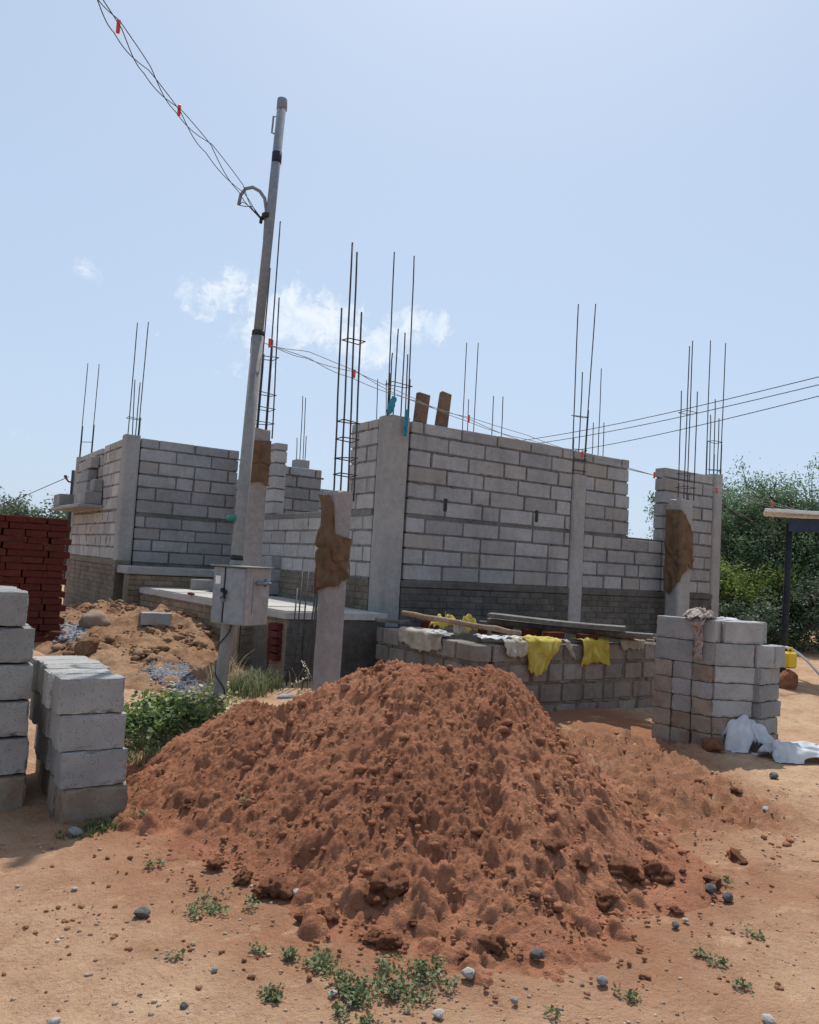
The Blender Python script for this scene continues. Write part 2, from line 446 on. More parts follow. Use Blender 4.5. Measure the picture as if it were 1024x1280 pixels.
W = bpy.data.worlds.new('World'); S.world = W; W.use_nodes = True
g = N.__new__(N); g.t = W.node_tree; g.t.nodes.clear()
out = g.n('ShaderNodeOutputWorld'); bg = g.n('ShaderNodeBackground')
sky = g.n('ShaderNodeTexSky'); sky.sky_type = 'NISHITA'; sky.sun_disc = False
sky.sun_elevation = SUN_EL; sky.sun_rotation = math.atan2(sd.x, sd.y)
sky.altitude = 300; sky.air_density = 1.0; sky.dust_density = 2.0; sky.ozone_density = 1.4
SKY_STR = 0.105
bg.inputs[1].default_value = SKY_STR
tc = g.n('ShaderNodeTexCoord'); dv = tc.outputs['Generated']
# thin high veil of haze over the blue
sep = g.n('ShaderNodeSeparateXYZ'); g.l(dv, sep.inputs[0])
veil = g.math('SUBTRACT', 0.80, g.math('MULTIPLY', g.ramp(sep.outputs[2], 0.0, 0.8), 0.22))
vn_ = g.noise(dv, 2.2, 4, 0.5)
veil = g.math('ADD', veil, g.math('MULTIPLY', g.math('SUBTRACT', vn_, 0.5), 0.12))
base = g.mix(veil, sky.outputs[0], (0.485 / SKY_STR, 0.605 / SKY_STR, 0.765 / SKY_STR))
# broken cumulus low over the house
blobs = [(283, 368, 3.0, .95), (330, 395, 3.2, .8), (380, 400, 3.6, 1.0), (425, 410, 3.2, .9), (465, 425, 2.6, .85), (505, 410, 2.2, .9), (540, 412, 1.7, .8), (345, 450, 4.0, .5), (400, 465, 3.5, .4), (430, 520, 3.2, .35), (300, 460, 1.6, .45), (115, 341, 1.4, .5), (205, 478, 1.5, .35), (390, 540, 3.0, .3)]
acc = None
for (px, py, rdeg, wt) in blobs:
    d = ray(px, py).normalized()
    mm = g.n('ShaderNodeVectorMath', operation='MULTIPLY_ADD')
    mm.inputs[1].default_value = (1, 1, 1.55); mm.inputs[2].default_value = (-d.x, -d.y, -d.z * 1.55)
    g.l(dv, mm.inputs[0])
    ln = g.n('ShaderNodeVectorMath', operation='LENGTH'); g.l(mm.outputs[0], ln.inputs[0])
    b_ = g.math('MULTIPLY', g.math('SUBTRACT', 1.0, g.ramp(ln.outputs['Value'], 0.0, rad(rdeg) * 1.9)), wt)
    acc = b_ if acc is None else g.math('MAXIMUM', acc, b_)
wn = g.n('ShaderNodeTexNoise'); g.l(dv, wn.inputs['Vector']); wn.inputs['Scale'].default_value = 24; wn.inputs['Detail'].default_value = 3
wv = g.n('ShaderNodeVectorMath', operation='SCALE'); g.l(wn.outputs['Color'], wv.inputs[0]); wv.inputs['Scale'].default_value = 0.05
wa = g.n('ShaderNodeVectorMath', operation='ADD'); g.l(dv, wa.inputs[0]); g.l(wv.outputs[0], wa.inputs[1])
cn = g.math('ADD', g.math('MULTIPLY', g.noise(wa.outputs[0], 17, 7, 0.62), 0.55), g.math('MULTIPLY', g.noise(wa.outputs[0], 55, 8, 0.65), 0.45))
cf = g.ramp(g.math('ADD', g.math('MULTIPLY', acc, 0.62), g.math('MULTIPLY', g.math('SUBTRACT', cn, 0.62), 1.9)), 0.04, 0.34)
cl_lo = g.noise(wa.outputs[0], 48, 6, 0.55)
ccol = g.mix(g.ramp(cl_lo, 0.3, 0.62), (0.60 / SKY_STR, 0.70 / SKY_STR, 0.83 / SKY_STR), (0.80 / SKY_STR, 0.84 / SKY_STR, 0.90 / SKY_STR))
base = g.mix(g.math('MULTIPLY', cf, 0.78), base, ccol)
g.l(base, bg.inputs[0]); g.l(bg.outputs[0], out.inputs[0])

S.view_settings.view_transform = 'Standard'; S.view_settings.look = 'None'
S.view_settings.exposure = 0.25; S.view_settings.gamma = 1.0
S.cycles.max_bounces = 6; S.cycles.diffuse_bounces = 4; S.cycles.transparent_max_bounces = 6
S.cycles.use_denoising = True


# ------------------------------------------------------------------ ground
def AD(x, y):
    return x * RT.x + y * RT.y, x * FH.x + y * FH.y


def mound_h(a, d):
    """height of the big soil heap above the ground, a = across, d = away from the road"""
    ca0, ca1, dc = 0.06, 0.60, 4.95
    t = np.clip((a - ca0) / (ca1 - ca0), 0, 1)
    da = a - (ca0 + t * (ca1 - ca0)); dd = d - dc
    th = np.arctan2(dd, da)
    wob = 1 + 0.07 * fbm(np.cos(th) * 1.6 + 5, np.sin(th) * 1.6, 3, 8)
    ra = np.where(da > 0, 0.98, 1.76); rd = np.where(dd < 0, 1.66, 1.5)
    p = np.where(dd > 0, 2.0, np.where(da > 0, 1.4, 1.06))
    q = ((np.abs(da) / ra) ** p + (np.abs(dd) / rd) ** p) ** (1 / p) / wob
    h = 1.02 * np.clip(1 - q, 0, 1) ** 1.22 + 0.135 * np.clip(1 - q / 1.55, 0, 1) ** 1.6 * sst(q, 0.3, 0.9)
    h = h + 0.13 * np.clip(1 - np.sqrt(((a - 1.1) / 0.75) ** 2 + ((d - 4.3) / 0.7) ** 2), 0, 1) ** 1.3
    top = 0.885 + 0.015 * np.sin(a * 5)
    h = np.where(h > top - .12, top - .12 + .12 * np.tanh((h - top + .12) / .12), h)
    # long low shoulder running back to the left
    lx, ld = a + 1.0, d - 5.45
    sh = 0.46 * np.clip(1 - np.sqrt((lx / np.where(lx > 0, 1.2, 0.72)) ** 2 + (ld / np.where(ld < 0, .85, 1.0)) ** 2), 0, 1)
    return np.maximum(h, sh) + 0.2 * np.minimum(h, sh)


def gbase(x, y):
    x = np.asarray(x, float); y = np.asarray(y, float)
    z = 0.15 * sst(y, 4.9, 6.6) * (1 - 0.0 * x) + 0.16 * sst(y, 7.5, 11) * (1 - sst(x, 4, 7))
    z = z + 0.05 * fbm(x * .35, y * .35, 2, 1) * sst(np.hypot(x, y), 2, 5)
    return z


def ground_z(x, y):
    x = np.asarray(x, float); y = np.asarray(y, float)
    a, d = AD(x, y)
    z = gbase(x, y) + 0.016 * fbm(x * 2.2, y * 2.2, 3, 2) + 0.007 * fbm(x * 9, y * 9, 4, 3, .6) + 0.006 * np.clip(fbm(x * 17, y * 17, 3, 5) - .12, 0, 1) * 2
    # soil dug over between the heap, the low tank and the right-hand block stack
    dug = sst(a, 0.55, 1.1) * (1 - sst(a, 2.0, 3.2)) * sst(d, 4.6, 5.5) * (1 - sst(d, 7.4, 8.0))
    z = z + dug * (0.10 * fbm(x * 2.2, y * 2.2, 2, 12) - 0.03 + 0.10 * np.clip(fbm(x * 5.5, y * 5.5, 3, 13, .6), -.3, 1) + 0.11 * np.clip(fbm(x * 11, y * 11, 3, 14, .6) - .02, 0, 1))
    # low crusty ridges across the right-hand ground
    rid = sst(a, 0.9, 1.6) * (1 - sst(d, 6.2, 7.0)) * sst(d, 3.2, 4.0)
    z = z + rid * 0.03 * np.clip(fbm(x * 3.0, y * 6.5, 4, 22) - 0.03, 0, 1) * 2
    return z


def gz(x, y): return float(ground_z(np.array([x]), np.array([y]))[0])


def mz(x, y):
    a, d = AD(np.array([x]), np.array([y]))
    return gz(x, y) + float(mound_h(a, d)[0])


def on_ground(px, py, k=mz):
    """first surface met by the ray through a pixel: soil heap or ground"""
    r = ray(px, py); t0 = 1.6 / F_PX; t = t0
    ts = np.linspace(1.6, 16, 1500) / F_PX
    X = ts * r.x; Y = ts * r.y; Z = EYE + ts * r.z
    a, d = AD(X, Y)
    H = ground_z(X, Y) + (mound_h(a, d) if k is mz else 0)
    i = int(np.argmax(Z <= H))
    return Vector((X[i], Y[i], H[i]))


def build_ground():
    az_f = np.arange(-36, 36.01, 0.17); az_c = np.arange(40, 321, 8.0)
    az = np.radians(np.concatenate([az_f, az_c]))
    r = [0.002, 0.35]
    while r[-1] < 900:
        x = r[-1]; r.append(x * (1.12 if x < 1.5 else 1.0048 if x < 9 else 1.012 if x < 30 else 1.1))
    r = np.array(r); na, nr = len(az), len(r)
    # azimuth measured clockwise from the viewing direction
    Aa = np.sin(az)[None, :] * r[:, None]; Dd = np.cos(az)[None, :] * r[:, None]
    X = RT.x * Aa + FH.x * Dd; Y = RT.y * Aa + FH.y * Dd
    Z = ground_z(X, Y)
    Z = Z * (1 - sst(r, 60, 200))[:, None]
    mh = mound_h(Aa, Dd)
    redm = sst(mh, 0.0, 0.1) * 0.9
    q = np.exp(-np.clip((np.hypot((Aa - .15) / 1.05, Dd - 4.9) - 1.75) / 0.5, 0, 9) ** 1.1)
    dug = sst(Aa, 0.5, 1.0) * (1 - sst(Aa, 2.2, 3.2)) * sst(Dd, 4.5, 5.3) * (1 - sst(Dd, 8, 9))
    redm = np.clip(np.maximum(redm, np.maximum(q * 0.75, dug * 0.95)) + 0.25 * fbm(X * 1.3, Y * 1.3, 4, 31), 0, 1)
    redm = np.where(r[:, None] > 14, 0.15, redm)
    i = np.arange(nr - 1)[:, None]; j = np.arange(na)[None, :]; jn = (j + 1) % na
    F = np.stack([np.broadcast_to(i * na + j, (nr - 1, na)), np.broadcast_to(i * na + jn, (nr - 1, na)), np.broadcast_to((i + 1) * na + jn, (nr - 1, na)), np.broadcast_to((i + 1) * na + j, (nr - 1, na))], -1).reshape(-1, 4)[:, ::-1]
    V = np.stack([X, Y, Z], -1).reshape(-1, 3)
    redm = redm.ravel()
    o = npmesh('ground', V, F, 'ground', smooth=True, attr={'red': redm})
    o['kind'] = 'structure'
    return o


build_ground()


def heap(name, a0, a1, d0, d1, st, hf, mat, spots, label, cat, rough):
    a = np.arange(a0, a1, st); d = np.arange(d0, d1, st)
    A, D = np.meshgrid(a, d)
    X = RT.x * A + FH.x * D; Y = RT.y * A + FH.y * D
    Hm = hf(A, D); on = sst(Hm, 0.0, 0.10)
    H = clods(A, D, Hm.copy(), spots)
    wx = .012 * fbm(A * 14, D * 14, 2, 81)
    H = H + on * rough(A + wx, D - wx, Hm)
    Z = gbase(X, Y) + H - 0.035 * (1 - sst(Hm, 0.0, 0.035)) - 0.004
    nd, na = A.shape
    i = np.arange(nd - 1)[:, None]; j = np.arange(na - 1)[None, :]
    Fc = np.stack([i * na + j, i * na + j + 1, (i + 1) * na + j + 1, (i + 1) * na + j], -1).reshape(-1, 4)
    keep = (Hm > 0.002).ravel()
    fk = keep[Fc].any(1); Fc = Fc[fk]
    used = np.unique(Fc); mp = -np.ones(nd * na, int); mp[used] = np.arange(len(used))
    V = np.stack([X, Y, Z], -1).reshape(-1, 3)[used]
    o = npmesh(name, V, mp[Fc], mat, smooth=True)
    return tag(o, label, cat, kind='thing')


def mound_rough(A, D, H):
    steep = 0.75 + 0.5 * sst(H, .1, .5)
    r = 0.030 * fbm(A * 2.4, D * 2.4, 3, 40)
    # slumped runnels that follow the slope
    th = np.arctan2(D - 4.95, A - .2); rr = np.hypot(D - 4.95, A - .2)
    r = r + 0.020 * fbm(th * 5.5, rr * 1.8, 3, 44) * sst(rr, .25, .8)
    lump = fbm(A * 9, D * 9, 4, 47, .62)
    r = r + 0.030 * np.clip(lump + .05, 0, 1) - 0.018 * np.clip(-lump, 0, 1)
    b1 = 1 - np.abs(fbm(A * 15, D * 15, 2, 55)) * 2.6; b2 = np.abs(fbm(A * 26 + 3, D * 26, 2, 57))
    r = r + 0.020 * b2 * 2 - 0.008 * np.clip(b1, 0, 1) + 0.011 * fbm(A * 30, D * 30, 3, 49, .75) + 0.0065 * fbm(A * 70, D * 70, 2, 53)
    patch = fbm(A * 1.3 + 4, D * 1.3, 3, 99)
    return r * steep * (0.95 + 1.1 * np.clip(patch, -.45, .6))


rs = np.random.RandomState(9)
spots = []
NA, ND = rs.uniform(-2.0, 1.9, 6500), rs.uniform(2.95, 6.3, 6500)
NH = mound_h(NA, ND); cl = fbm(NA * 1.6, ND * 1.6, 3, 71)
for aa, dd, hh, cc_ in zip(NA, ND, NH, cl):
    if hh < 0.015 or rs.rand() > .35 + 1.6 * cc_: continue
    low = 1 - min(hh / .8, 1)
    r_ = min(0.038, 0.0075 * (1 - rs.rand()) ** -0.55) * (0.85 + 0.55 * low)
    spots.append((aa, dd, r_, r_ * rs.uniform(.5, .95), rs.uniform(1.0, 1.6), rs.uniform(0, 3.1)))
NA, ND = rs.uniform(-1.7, 1.5, 1300), rs.uniform(3.0, 6.0, 1300); NH = mound_h(NA, ND)
for aa, dd, hh in zip(NA, ND, NH):
    if hh < 0.06: continue
    r_ = min(0.065, 0.014 * (1 - rs.rand()) ** -0.5)
    spots.append((aa, dd, r_, -r_ * rs.uniform(.4, .85), rs.uniform(1.0, 1.7), rs.uniform(0, 3.1)))
heap('dirt_mound', -2.5, 2.1, 2.7, 7.2, 0.0078, mound_h, 'mound', spots, 'big crumbly heap of red soil in front of the unfinished house', 'dirt mound', mound_rough)


# -- sandy fill against the porch
def sand_h(a, d):
    x = RT.x * a + FH.x * d; y = RT.y * a + FH.y * d
    def cone(cx_, cy_, rx, ry, h): return h * np.clip(1 - np.sqrt(((x - cx_) / rx) ** 2 + ((y - cy_) / ry) ** 2), 0, 1)
    lim = 1 - sst(x, 3.45, 3.9)
    w = 1 + .2 * fbm(x, y, 3, 51)
    return np.maximum.reduce([cone(2.75, 12.0, 1.5, 2.2, .42), cone(3.05, 10.5, 1.7, 2.1, .42), cone(2.7, 9.2, 1.3, 1.7, .2)]) * w * lim


sp2 = []
for k in range(700):
    x_, y_ = rs.uniform(1.6, 3.3), rs.uniform(8, 14)
    r_ = min(.09, .016 * (1 - rs.rand()) ** -.55); a_, d_ = AD(x_, y_)
    if sand_h(np.array([a_]), np.array([d_]))[0] > .03: sp2.append((a_, d_, r_, r_ * rs.uniform(.4, .8), 1.2, rs.uniform(0, 3)))
heap('sand_heap', -6.6, -1.0, 6.6, 14.0, 0.026, sand_h, 'sand', sp2, 'tan heap of sandy fill piled against the brick porch wall', 'sand heap',
     lambda A, D, H: .07 * fbm(A * 2.6, D * 2.6, 4, 61) + .06 * np.clip(fbm(A * 7, D * 7, 4, 63), 0, 1) + .02 * fbm(A * 20, D * 20, 3, 65))


def sand_z(x, y):
    a, d = AD(np.array([x]), np.array([y]))
    return float(gbase(np.array([x]), np.array([y]))[0] + sand_h(a, d)[0])


# ------------------------------------------------------------------ loose soil and stones
def rock_mesh(name, seed, mat, amp=0.35, sub=3, flat=0.75, ang=False):
    bm = bmesh.new(); bmesh.ops.create_icosphere(bm, subdivisions=sub, radius=1.0)
    o = Vector((seed * 3.1, seed * 1.7, seed * 2.3))
    pl = [(Vector((math.sin(seed * 5 + k * 2.4), math.cos(seed * 3 + k * 1.9), math.sin(seed + k * 3.3))).normalized(), R.uniform(.55, .85)) for k in range(7)] if ang else []
    for v in bm.verts:
        p = v.co.copy(); n = p.normalized()
        k = 1 + amp * noise.noise(p * 1.1 + o) + amp * .5 * noise.noise(p * 2.6 + o) + amp * .22 * noise.noise(p * 6.5 + o)
        for q, c in pl:
            dq = n.dot(q) * k
            if dq > c: k *= c / dq * .7 + .3 * (c / dq) ** .2
        v.co = Vector((n.x * k, n.y * k, n.z * k * flat))
    me = bpy.data.meshes.new(name); bm.to_mesh(me); bm.free()
    me.polygons.foreach_set('use_smooth', [not ang] * len(me.polygons))
    me.materials.append(M[mat]); return me


clod_me = [rock_mesh('soil_clod', s, 'mound', .8, 4, .85) for s in range(5)]
# large clods lying on the lower skirt of the heap and on the ground before it: pixel, width in pixels
CL = [(303, 1092, 24, 'dark pointed'), (347, 1100, 44, 'big rounded'), (325, 1112, 20, 'small pale-topped'), (483, 1095, 52, 'large earth-crusted'), (470, 1118, 34, 'rounded'), (381, 1142, 22, 'low'), (408, 1138, 26, 'long dark'),
      (488, 1172, 30, 'lumpy'), (467, 1168, 22, 'small'), (515, 1150, 20, 'single'), (618, 1173, 36, 'broad flat-topped'), (755, 1117, 36, 'brown cube-like'), (782, 1083, 40, 'double-lobed'), (822, 1086, 36, 'crumbling'), (690, 1052, 30, 'cracked'),
      (724, 1076, 26, 'dome-shaped'), (575, 1192, 18, 'small dark'), (922, 1068, 26, 'half-buried'), (845, 1135, 16, 'thin'), (268, 1076, 22, 'squat'), (240, 998, 26, 'ridged'), (920, 985, 14, 'tiny round'), (890, 1098, 22, 'stubby')]
for i, (px, py, w, adj) in enumerate(CL):
    p = on_ground(px, py + w * .3); a_, d_ = AD(p.x, p.y)
    s = w * d_ / F_PX / 2 * .8
    o = bpy.data.objects.new('soil_clod', clod_me[i % 5]); COL.objects.link(o)
    o.scale = (s * R.uniform(.95, 1.15), s * R.uniform(.85, 1.05), s * R.uniform(.7, .9)); o.rotation_euler = (R.uniform(-.3, .3), R.uniform(-.3, .3), R.uniform(0, 6.28))
    o.location = (p.x, p.y, p.z + s * .2)
    side = 'at the left foot' if px < 360 else 'at the front foot' if px < 640 else 'on the right skirt' if px < 840 else 'on open ground right'
    tag(o, f'{adj} clod of red soil {side} of the heap' if px < 840 else f'{adj} clod of red soil {side} of the heap', 'soil clod', 'clods fallen from the soil heap')


def sand_clods(n):
    ms = []
    for s in range(5):
        bm = bmesh.new(); bmesh.ops.create_icosphere(bm, subdivisions=2, radius=1.0)
        for v in bm.verts: v.co *= 1 + .5 * noise.noise(v.co * 1.2 + Vector((s * 7, 3, 0))) + .4 * noise.noise(v.co * 2.9 + Vector((s * 9, 4, 0)))
        bm.verts.ensure_lookup_table(); ms.append((np.array([v.co[:] for v in bm.verts]), np.array([[v.index for v in f.verts] for f in bm.faces]))); bm.free()
    Vs, Fs, off = [], [], 0
    for k in range(n):
        x, y = rs.uniform(1.7, 3.6), rs.uniform(8.6, 13.6); a, d = AD(x, y); h = float(sand_h(np.array([a]), np.array([d]))[0])
        if h < .03 or rs.rand() > .3 + 1.6 * float(fbm(np.array([x * 1.5]), np.array([y * 1.5]), 2, 93)[0]): continue
        r_ = min(.05, .011 * (1 - rs.rand()) ** -.55); v, f = ms[k % 5]; an = rs.uniform(0, 6.28); c, s_ = math.cos(an), math.sin(an)
        v = v * [r_ * 1.2, r_, r_ * .8]; Vs.append(np.stack([v[:, 0] * c - v[:, 1] * s_ + x, v[:, 0] * s_ + v[:, 1] * c + y, v[:, 2] + sand_z(x, y) + .02], 1)); Fs.append(f + off); off += len(v)
    o = npmesh('sand_clods', np.vstack(Vs), np.vstack(Fs), 'sand'); o['kind'] = 'stuff'; o['label'] = 'lumps of dug soil strewn over the sandy fill'; o['category'] = 'soil lumps'


sand_clods(2200)


def on_sand(px, py):
    r = ray(px, py); ts = np.linspace(6, 15, 1800) / F_PX
    X = ts * r.x; Y = ts * r.y; Z = EYE + ts * r.z; a, d = AD(X, Y)
    i = int(np.argmax(Z <= gbase(X, Y) + sand_h(a, d) + .01))
    return Vector((X[i], Y[i], Z[i]))


def scatter_clods(n, hw, name):
    """loose crumbs too many to count: one mesh"""
    base = []
    for s in range(6):
        bm = bmesh.new(); bmesh.ops.create_icosphere(bm, subdivisions=2, radius=1.0)
        for v in bm.verts: v.co *= 1 + .5 * noise.noise(v.co * 1.3 + Vector((s * 9, 0, 0))) + .35 * noise.noise(v.co * 3.1 + Vector((s * 9, 4, 0)))
        bm.verts.ensure_lookup_table()
        base.append((np.array([v.co[:] for v in bm.verts]), np.array([[v.index for v in f.verts] for f in bm.faces]))); bm.free()
    Vs, Fs, off = [], [], 0
    for k in range(n):
        a_, d_ = hw()
        if a_ is None: continue
        on_h = float(mound_h(np.array([a_]), np.array([d_]))[0])
        if on_h < .02 and rs.rand() < (.78 if a_ < .6 or d_ < 4.4 else .3): continue
        r_ = min(.026 if on_h > .04 else .022 if a_ > .7 and d_ > 4.6 else .010, .0042 * (1 - rs.rand()) ** -.55)
        x_, y_ = ad(a_, d_); z_ = mz(x_, y_)
        v, f = base[k % 6]; an = rs.uniform(0, 6.28); c, s_ = math.cos(an), math.sin(an)
        v = v * [r_ * rs.uniform(.8, 1.5), r_ * rs.uniform(.8, 1.2), r_ * rs.uniform(.6, .9)]
        v = np.stack([v[:, 0] * c - v[:, 1] * s_ + x_, v[:, 0] * s_ + v[:, 1] * c + y_, v[:, 2] + z_ + r_ * .3], 1)
        Vs.append(v); Fs.append(f + off); off += len(v)
    o = npmesh(name, np.vstack(Vs), np.vstack(Fs), 'mound', smooth=True); o['kind'] = 'stuff'
    o['label'] = 'loose crumbs of red soil strewn round the foot of the heap'; o['category'] = 'soil crumbs'
    return o


def hw():
    u = rs.rand()
    if u < .55:
        a_, d_ = rs.uniform(-1.4, 1.5), rs.uniform(3.0, 5.4)
        if rs.rand() > .35 + 1.5 * float(fbm(np.array([a_ * 1.8]), np.array([d_ * 1.8]), 2, 91)[0]): return None, None
    elif u < .75:
        a_, d_ = rs.normal(.15, 1.0), rs.normal(4.0, .8)
    elif u < .88:
        a_, d_ = rs.uniform(.7, 2.6), rs.uniform(4.3, 7.6)
    else:
        a_, d_ = rs.normal(.2, 1.0), rs.normal(3.3, .5)
    return (a_, d_) if 2.0 < d_ < 8 and not (d_ > 5.8 and a_ < .6) else (None, None)


scatter_clods(5200, hw, 'soil_crumbs')


def grit(n):
    """fine grit on the open earth"""
    bm = bmesh.new(); bmesh.ops.create_icosphere(bm, subdivisions=1, radius=1.0); bm.verts.ensure_lookup_table()
    v0 = np.array([v.co[:] for v in bm.verts]); f0 = np.array([[v.index for v in f.verts] for f in bm.faces]); bm.free()
    d_ = 2.1 + 5 * rs.rand(n) ** 1.5; a_ = rs.uniform(-.58, .58, n) * d_ * 1.05
    keep = (mound_h(a_, d_) < .02) & (fbm(a_ * 1.5, d_ * 1.5, 3, 77) + rs.uniform(-.3, .3, n) > -.05); a_, d_ = a_[keep], d_[keep]
    x = RT.x * a_ + FH.x * d_; y = RT.y * a_ + FH.y * d_; z = ground_z(x, y); n = len(x)
    r = np.minimum(.009, .0022 * (1 - rs.rand(n)) ** -.5)
    V = v0[None] * (r[:, None, None] * np.array([1.2, 1, .7])) * rs.uniform(.7, 1.3, (n, len(v0), 1)) + np.stack([x, y, z + r * .3], 1)[:, None, :]
    F = f0[None] + (np.arange(n) * len(v0))[:, None, None]
    o = npmesh('grit', V.reshape(-1, 3), F.reshape(-1, 3), 'gritstone'); o['kind'] = 'stuff'; o['label'] = 'fine grit scattered over the bare earth'; o['category'] = 'grit'


grit(6500)

stone_me = {k: [rock_mesh('stone', s + 20, k, .35, 3, .7, True) for s in range(3)] for k in ('stone', 'stone_dark', 'stone_pale')}
ST = [(178, 1139, 24, 'stone_dark', 'dark grey pointed stone on bare earth before the left block stack'), (586, 1214, 22, 'stone_pale', 'pale upright stone beside the green weed mat'), (672, 1190, 20, 'stone_dark', 'dark blue-grey stone at the front of the soil heap'),
      (548, 1267, 17, 'stone_pale', 'white stone below the weed mat'), (753, 1225, 17, 'stone', 'flat grey stone on bare earth beside a weed sprig'), (644, 1250, 12, 'stone', 'small grey pebble between weed mat and sprig'), (888, 1109, 17, 'stone_dark', 'left one of two dark stones on the right-hand ground'),
      (910, 1120, 16, 'stone_dark', 'right one of two dark stones on the right-hand ground'), (844, 1155, 12, 'stone_dark', 'small dark pebble paired with a white chip'), (857, 1149, 9, 'stone_pale', 'white chip touching a small dark pebble'), (372, 1115, 15, 'stone_pale', 'pale chip lying beside the big rounded soil clod'),
      (268, 1212, 11, 'stone', 'small flat grey stone on the left foreground earth'), (94, 1037, 20, 'stone', 'grey stone leaning at the front foot of the left block stack'), (962, 1274, 22, 'stone_pale', 'pale stone at the bottom edge of the right foreground'), (967, 968, 14, 'stone_dark', 'dark stone below the white tarpaulin'),
      (957, 1010, 9, 'stone_pale', 'tiny white chip on the right-hand ground'), (493, 1243, 13, 'stone_dark', 'dark pebble inside the green weed mat'), (436, 1260, 9, 'stone_dark', 'black pebble in front of the weed mat'), (416, 1240, 13, 'stone_pale', 'pale flat chip at the left end of the weed mat'), (230, 1258, 12, 'stone_dark', 'reddish dark pebble in the left foreground'), (68, 1275, 18, 'stone_pale', 'pale flat stone at the bottom edge of the left foreground'), (93, 1110, 9, 'stone_pale', 'pale chip on the earth before the left block stack')]
for i, (px, py, w, mt, lab) in enumerate(ST):
    p = on_ground(px, py + w * .3); a_, d_ = AD(p.x, p.y); s = w * d_ / F_PX / 2
    o = bpy.data.objects.new('stone', stone_me[mt][i % 3]); COL.objects.link(o)
    o.scale = (s * .95, s * .85, s * R.uniform(.8, 1.1)); o.rotation_euler = (R.uniform(-.3, .3), R.uniform(-.3, .3), R.uniform(0, 6.28)); o.location = (p.x, p.y, p.z + s * .35)
    tag(o, lab, 'stone', 'stones lying on the bare earth')


# ------------------------------------------------------------------ masonry helpers
def courses(mb, axis, face, s0, s1, th, z0, rows, L=0.6, g=0.02, holes=(), jit=0.003):
    """block courses; axis 0: wall along x with its face at y = face (looking -y); axis 1: along y, face at x = face (looking -x).
    rows: list of (height, first length)"""
    z = z0
    for ri, (h, first) in enumerate(rows):
        s = s0; k = 0
        while s < s1 - 1e-3:
            ln = first if k == 0 else L * (1 if R.random() > .12 else R.choice((.5, .75, .66)))
            e = min(s + ln, s1)
            if s1 - e < 0.09: e = s1
            if (ri, k) not in holes and e - s > .05:
                d = R.uniform(-jit, jit); w = R.uniform(-.003, .003)
                c = (s + e) / 2
                P = (c, face + th / 2 + d, z + h / 2 + R.uniform(-.002, .002)) if axis == 0 else (face + th / 2 + d, c, z + h / 2)
                T = Matrix.Translation(P) @ Matrix.Rotation(R.uniform(-.006, .006), 4, 'Z') @ Matrix.Rotation(R.uniform(-.005, .005), 4, 'Y' if axis == 0 else 'X')
                gg = g * R.uniform(.8, 1.7)
                a, b = e - s - gg, th
                mb.cbox(T, a if axis == 0 else b, b if axis == 0 else a, h - g * R.uniform(.9, 1.4), .007, 0, .0016)
            # mortar squeezed out of the joints
            if R.random() < .75:
                for _ in range(R.randint(1, 3)):
                    q = R.uniform(s + .03, e - .02); w_ = R.uniform(.03, .16); hh = R.uniform(.014, .034); o_ = R.uniform(.001, .007)
                    P = (q, face + .012 - o_, z + R.uniform(-.006, .008)) if axis == 0 else (face + .012 - o_, q, z + R.uniform(-.006, .008))
                    mb.cbox(Matrix.Translation(P), w_ if axis == 0 else .024, .024 if axis == 0 else w_, hh, .008, 1, .005)
            if R.random() < .4 and e < s1 - .05:
                P = (e, face + .012 - R.uniform(.001, .006), z + h * R.uniform(.3, .7)); hh = R.uniform(.05, h * .7)
                if axis: P = (P[1], P[0], P[2])
                mb.cbox(Matrix.Translation(P), R.uniform(.016, .03) if axis == 0 else .024, .024 if axis == 0 else R.uniform(.016, .03), hh, .007, 1, .004)
            s = e; k += 1
        z += h
    zt = z
    ins = .011
    if axis == 0: mb.bx(s0 + .035, s1 - .035, face + ins, face + th - ins, z0 - .03, zt - .018, .004, 1)
    else: mb.bx(face + ins, face + th - ins, s0 + .035, s1 - .035, z0 - .03, zt - .018, .004, 1)
    return zt


def brickrows(mb, axis, face, s0, s1, th, z0, z1, L=.235, H=.083, g=.009, jit=.004):
    z = z0; r = 0
    n = max(1, round((z1 - z0) / H)); H = (z1 - z0) / n
    for r in range(n):
        s = s0 - (L / 2 if r % 2 else 0)
        while s < s1 - .01:
            a, b = max(s, s0), min(s + L, s1); s += L
            if b - a < .03: continue
            c = (a + b) / 2; d = R.uniform(-jit, jit)
            P = (c, face + th / 2 + d, z + H / 2) if axis == 0 else (face + th / 2 + d, c, z + H / 2)
            T = Matrix.Translation(P)
            w = b - a - g
            mb.cbox(T, w if axis == 0 else th, th if axis == 0 else w, H - g, .006, 0, .002)
        z += H
    ins = .009
    if axis == 0: mb.bx(s0 + .004, s1 - .004, face + ins, face + th - ins, z0, z1 - .004, .003, 1)
    else: mb.bx(face + ins, face + th - ins, s0 + .004, s1 - .004, z0, z1 - .004, .003, 1)


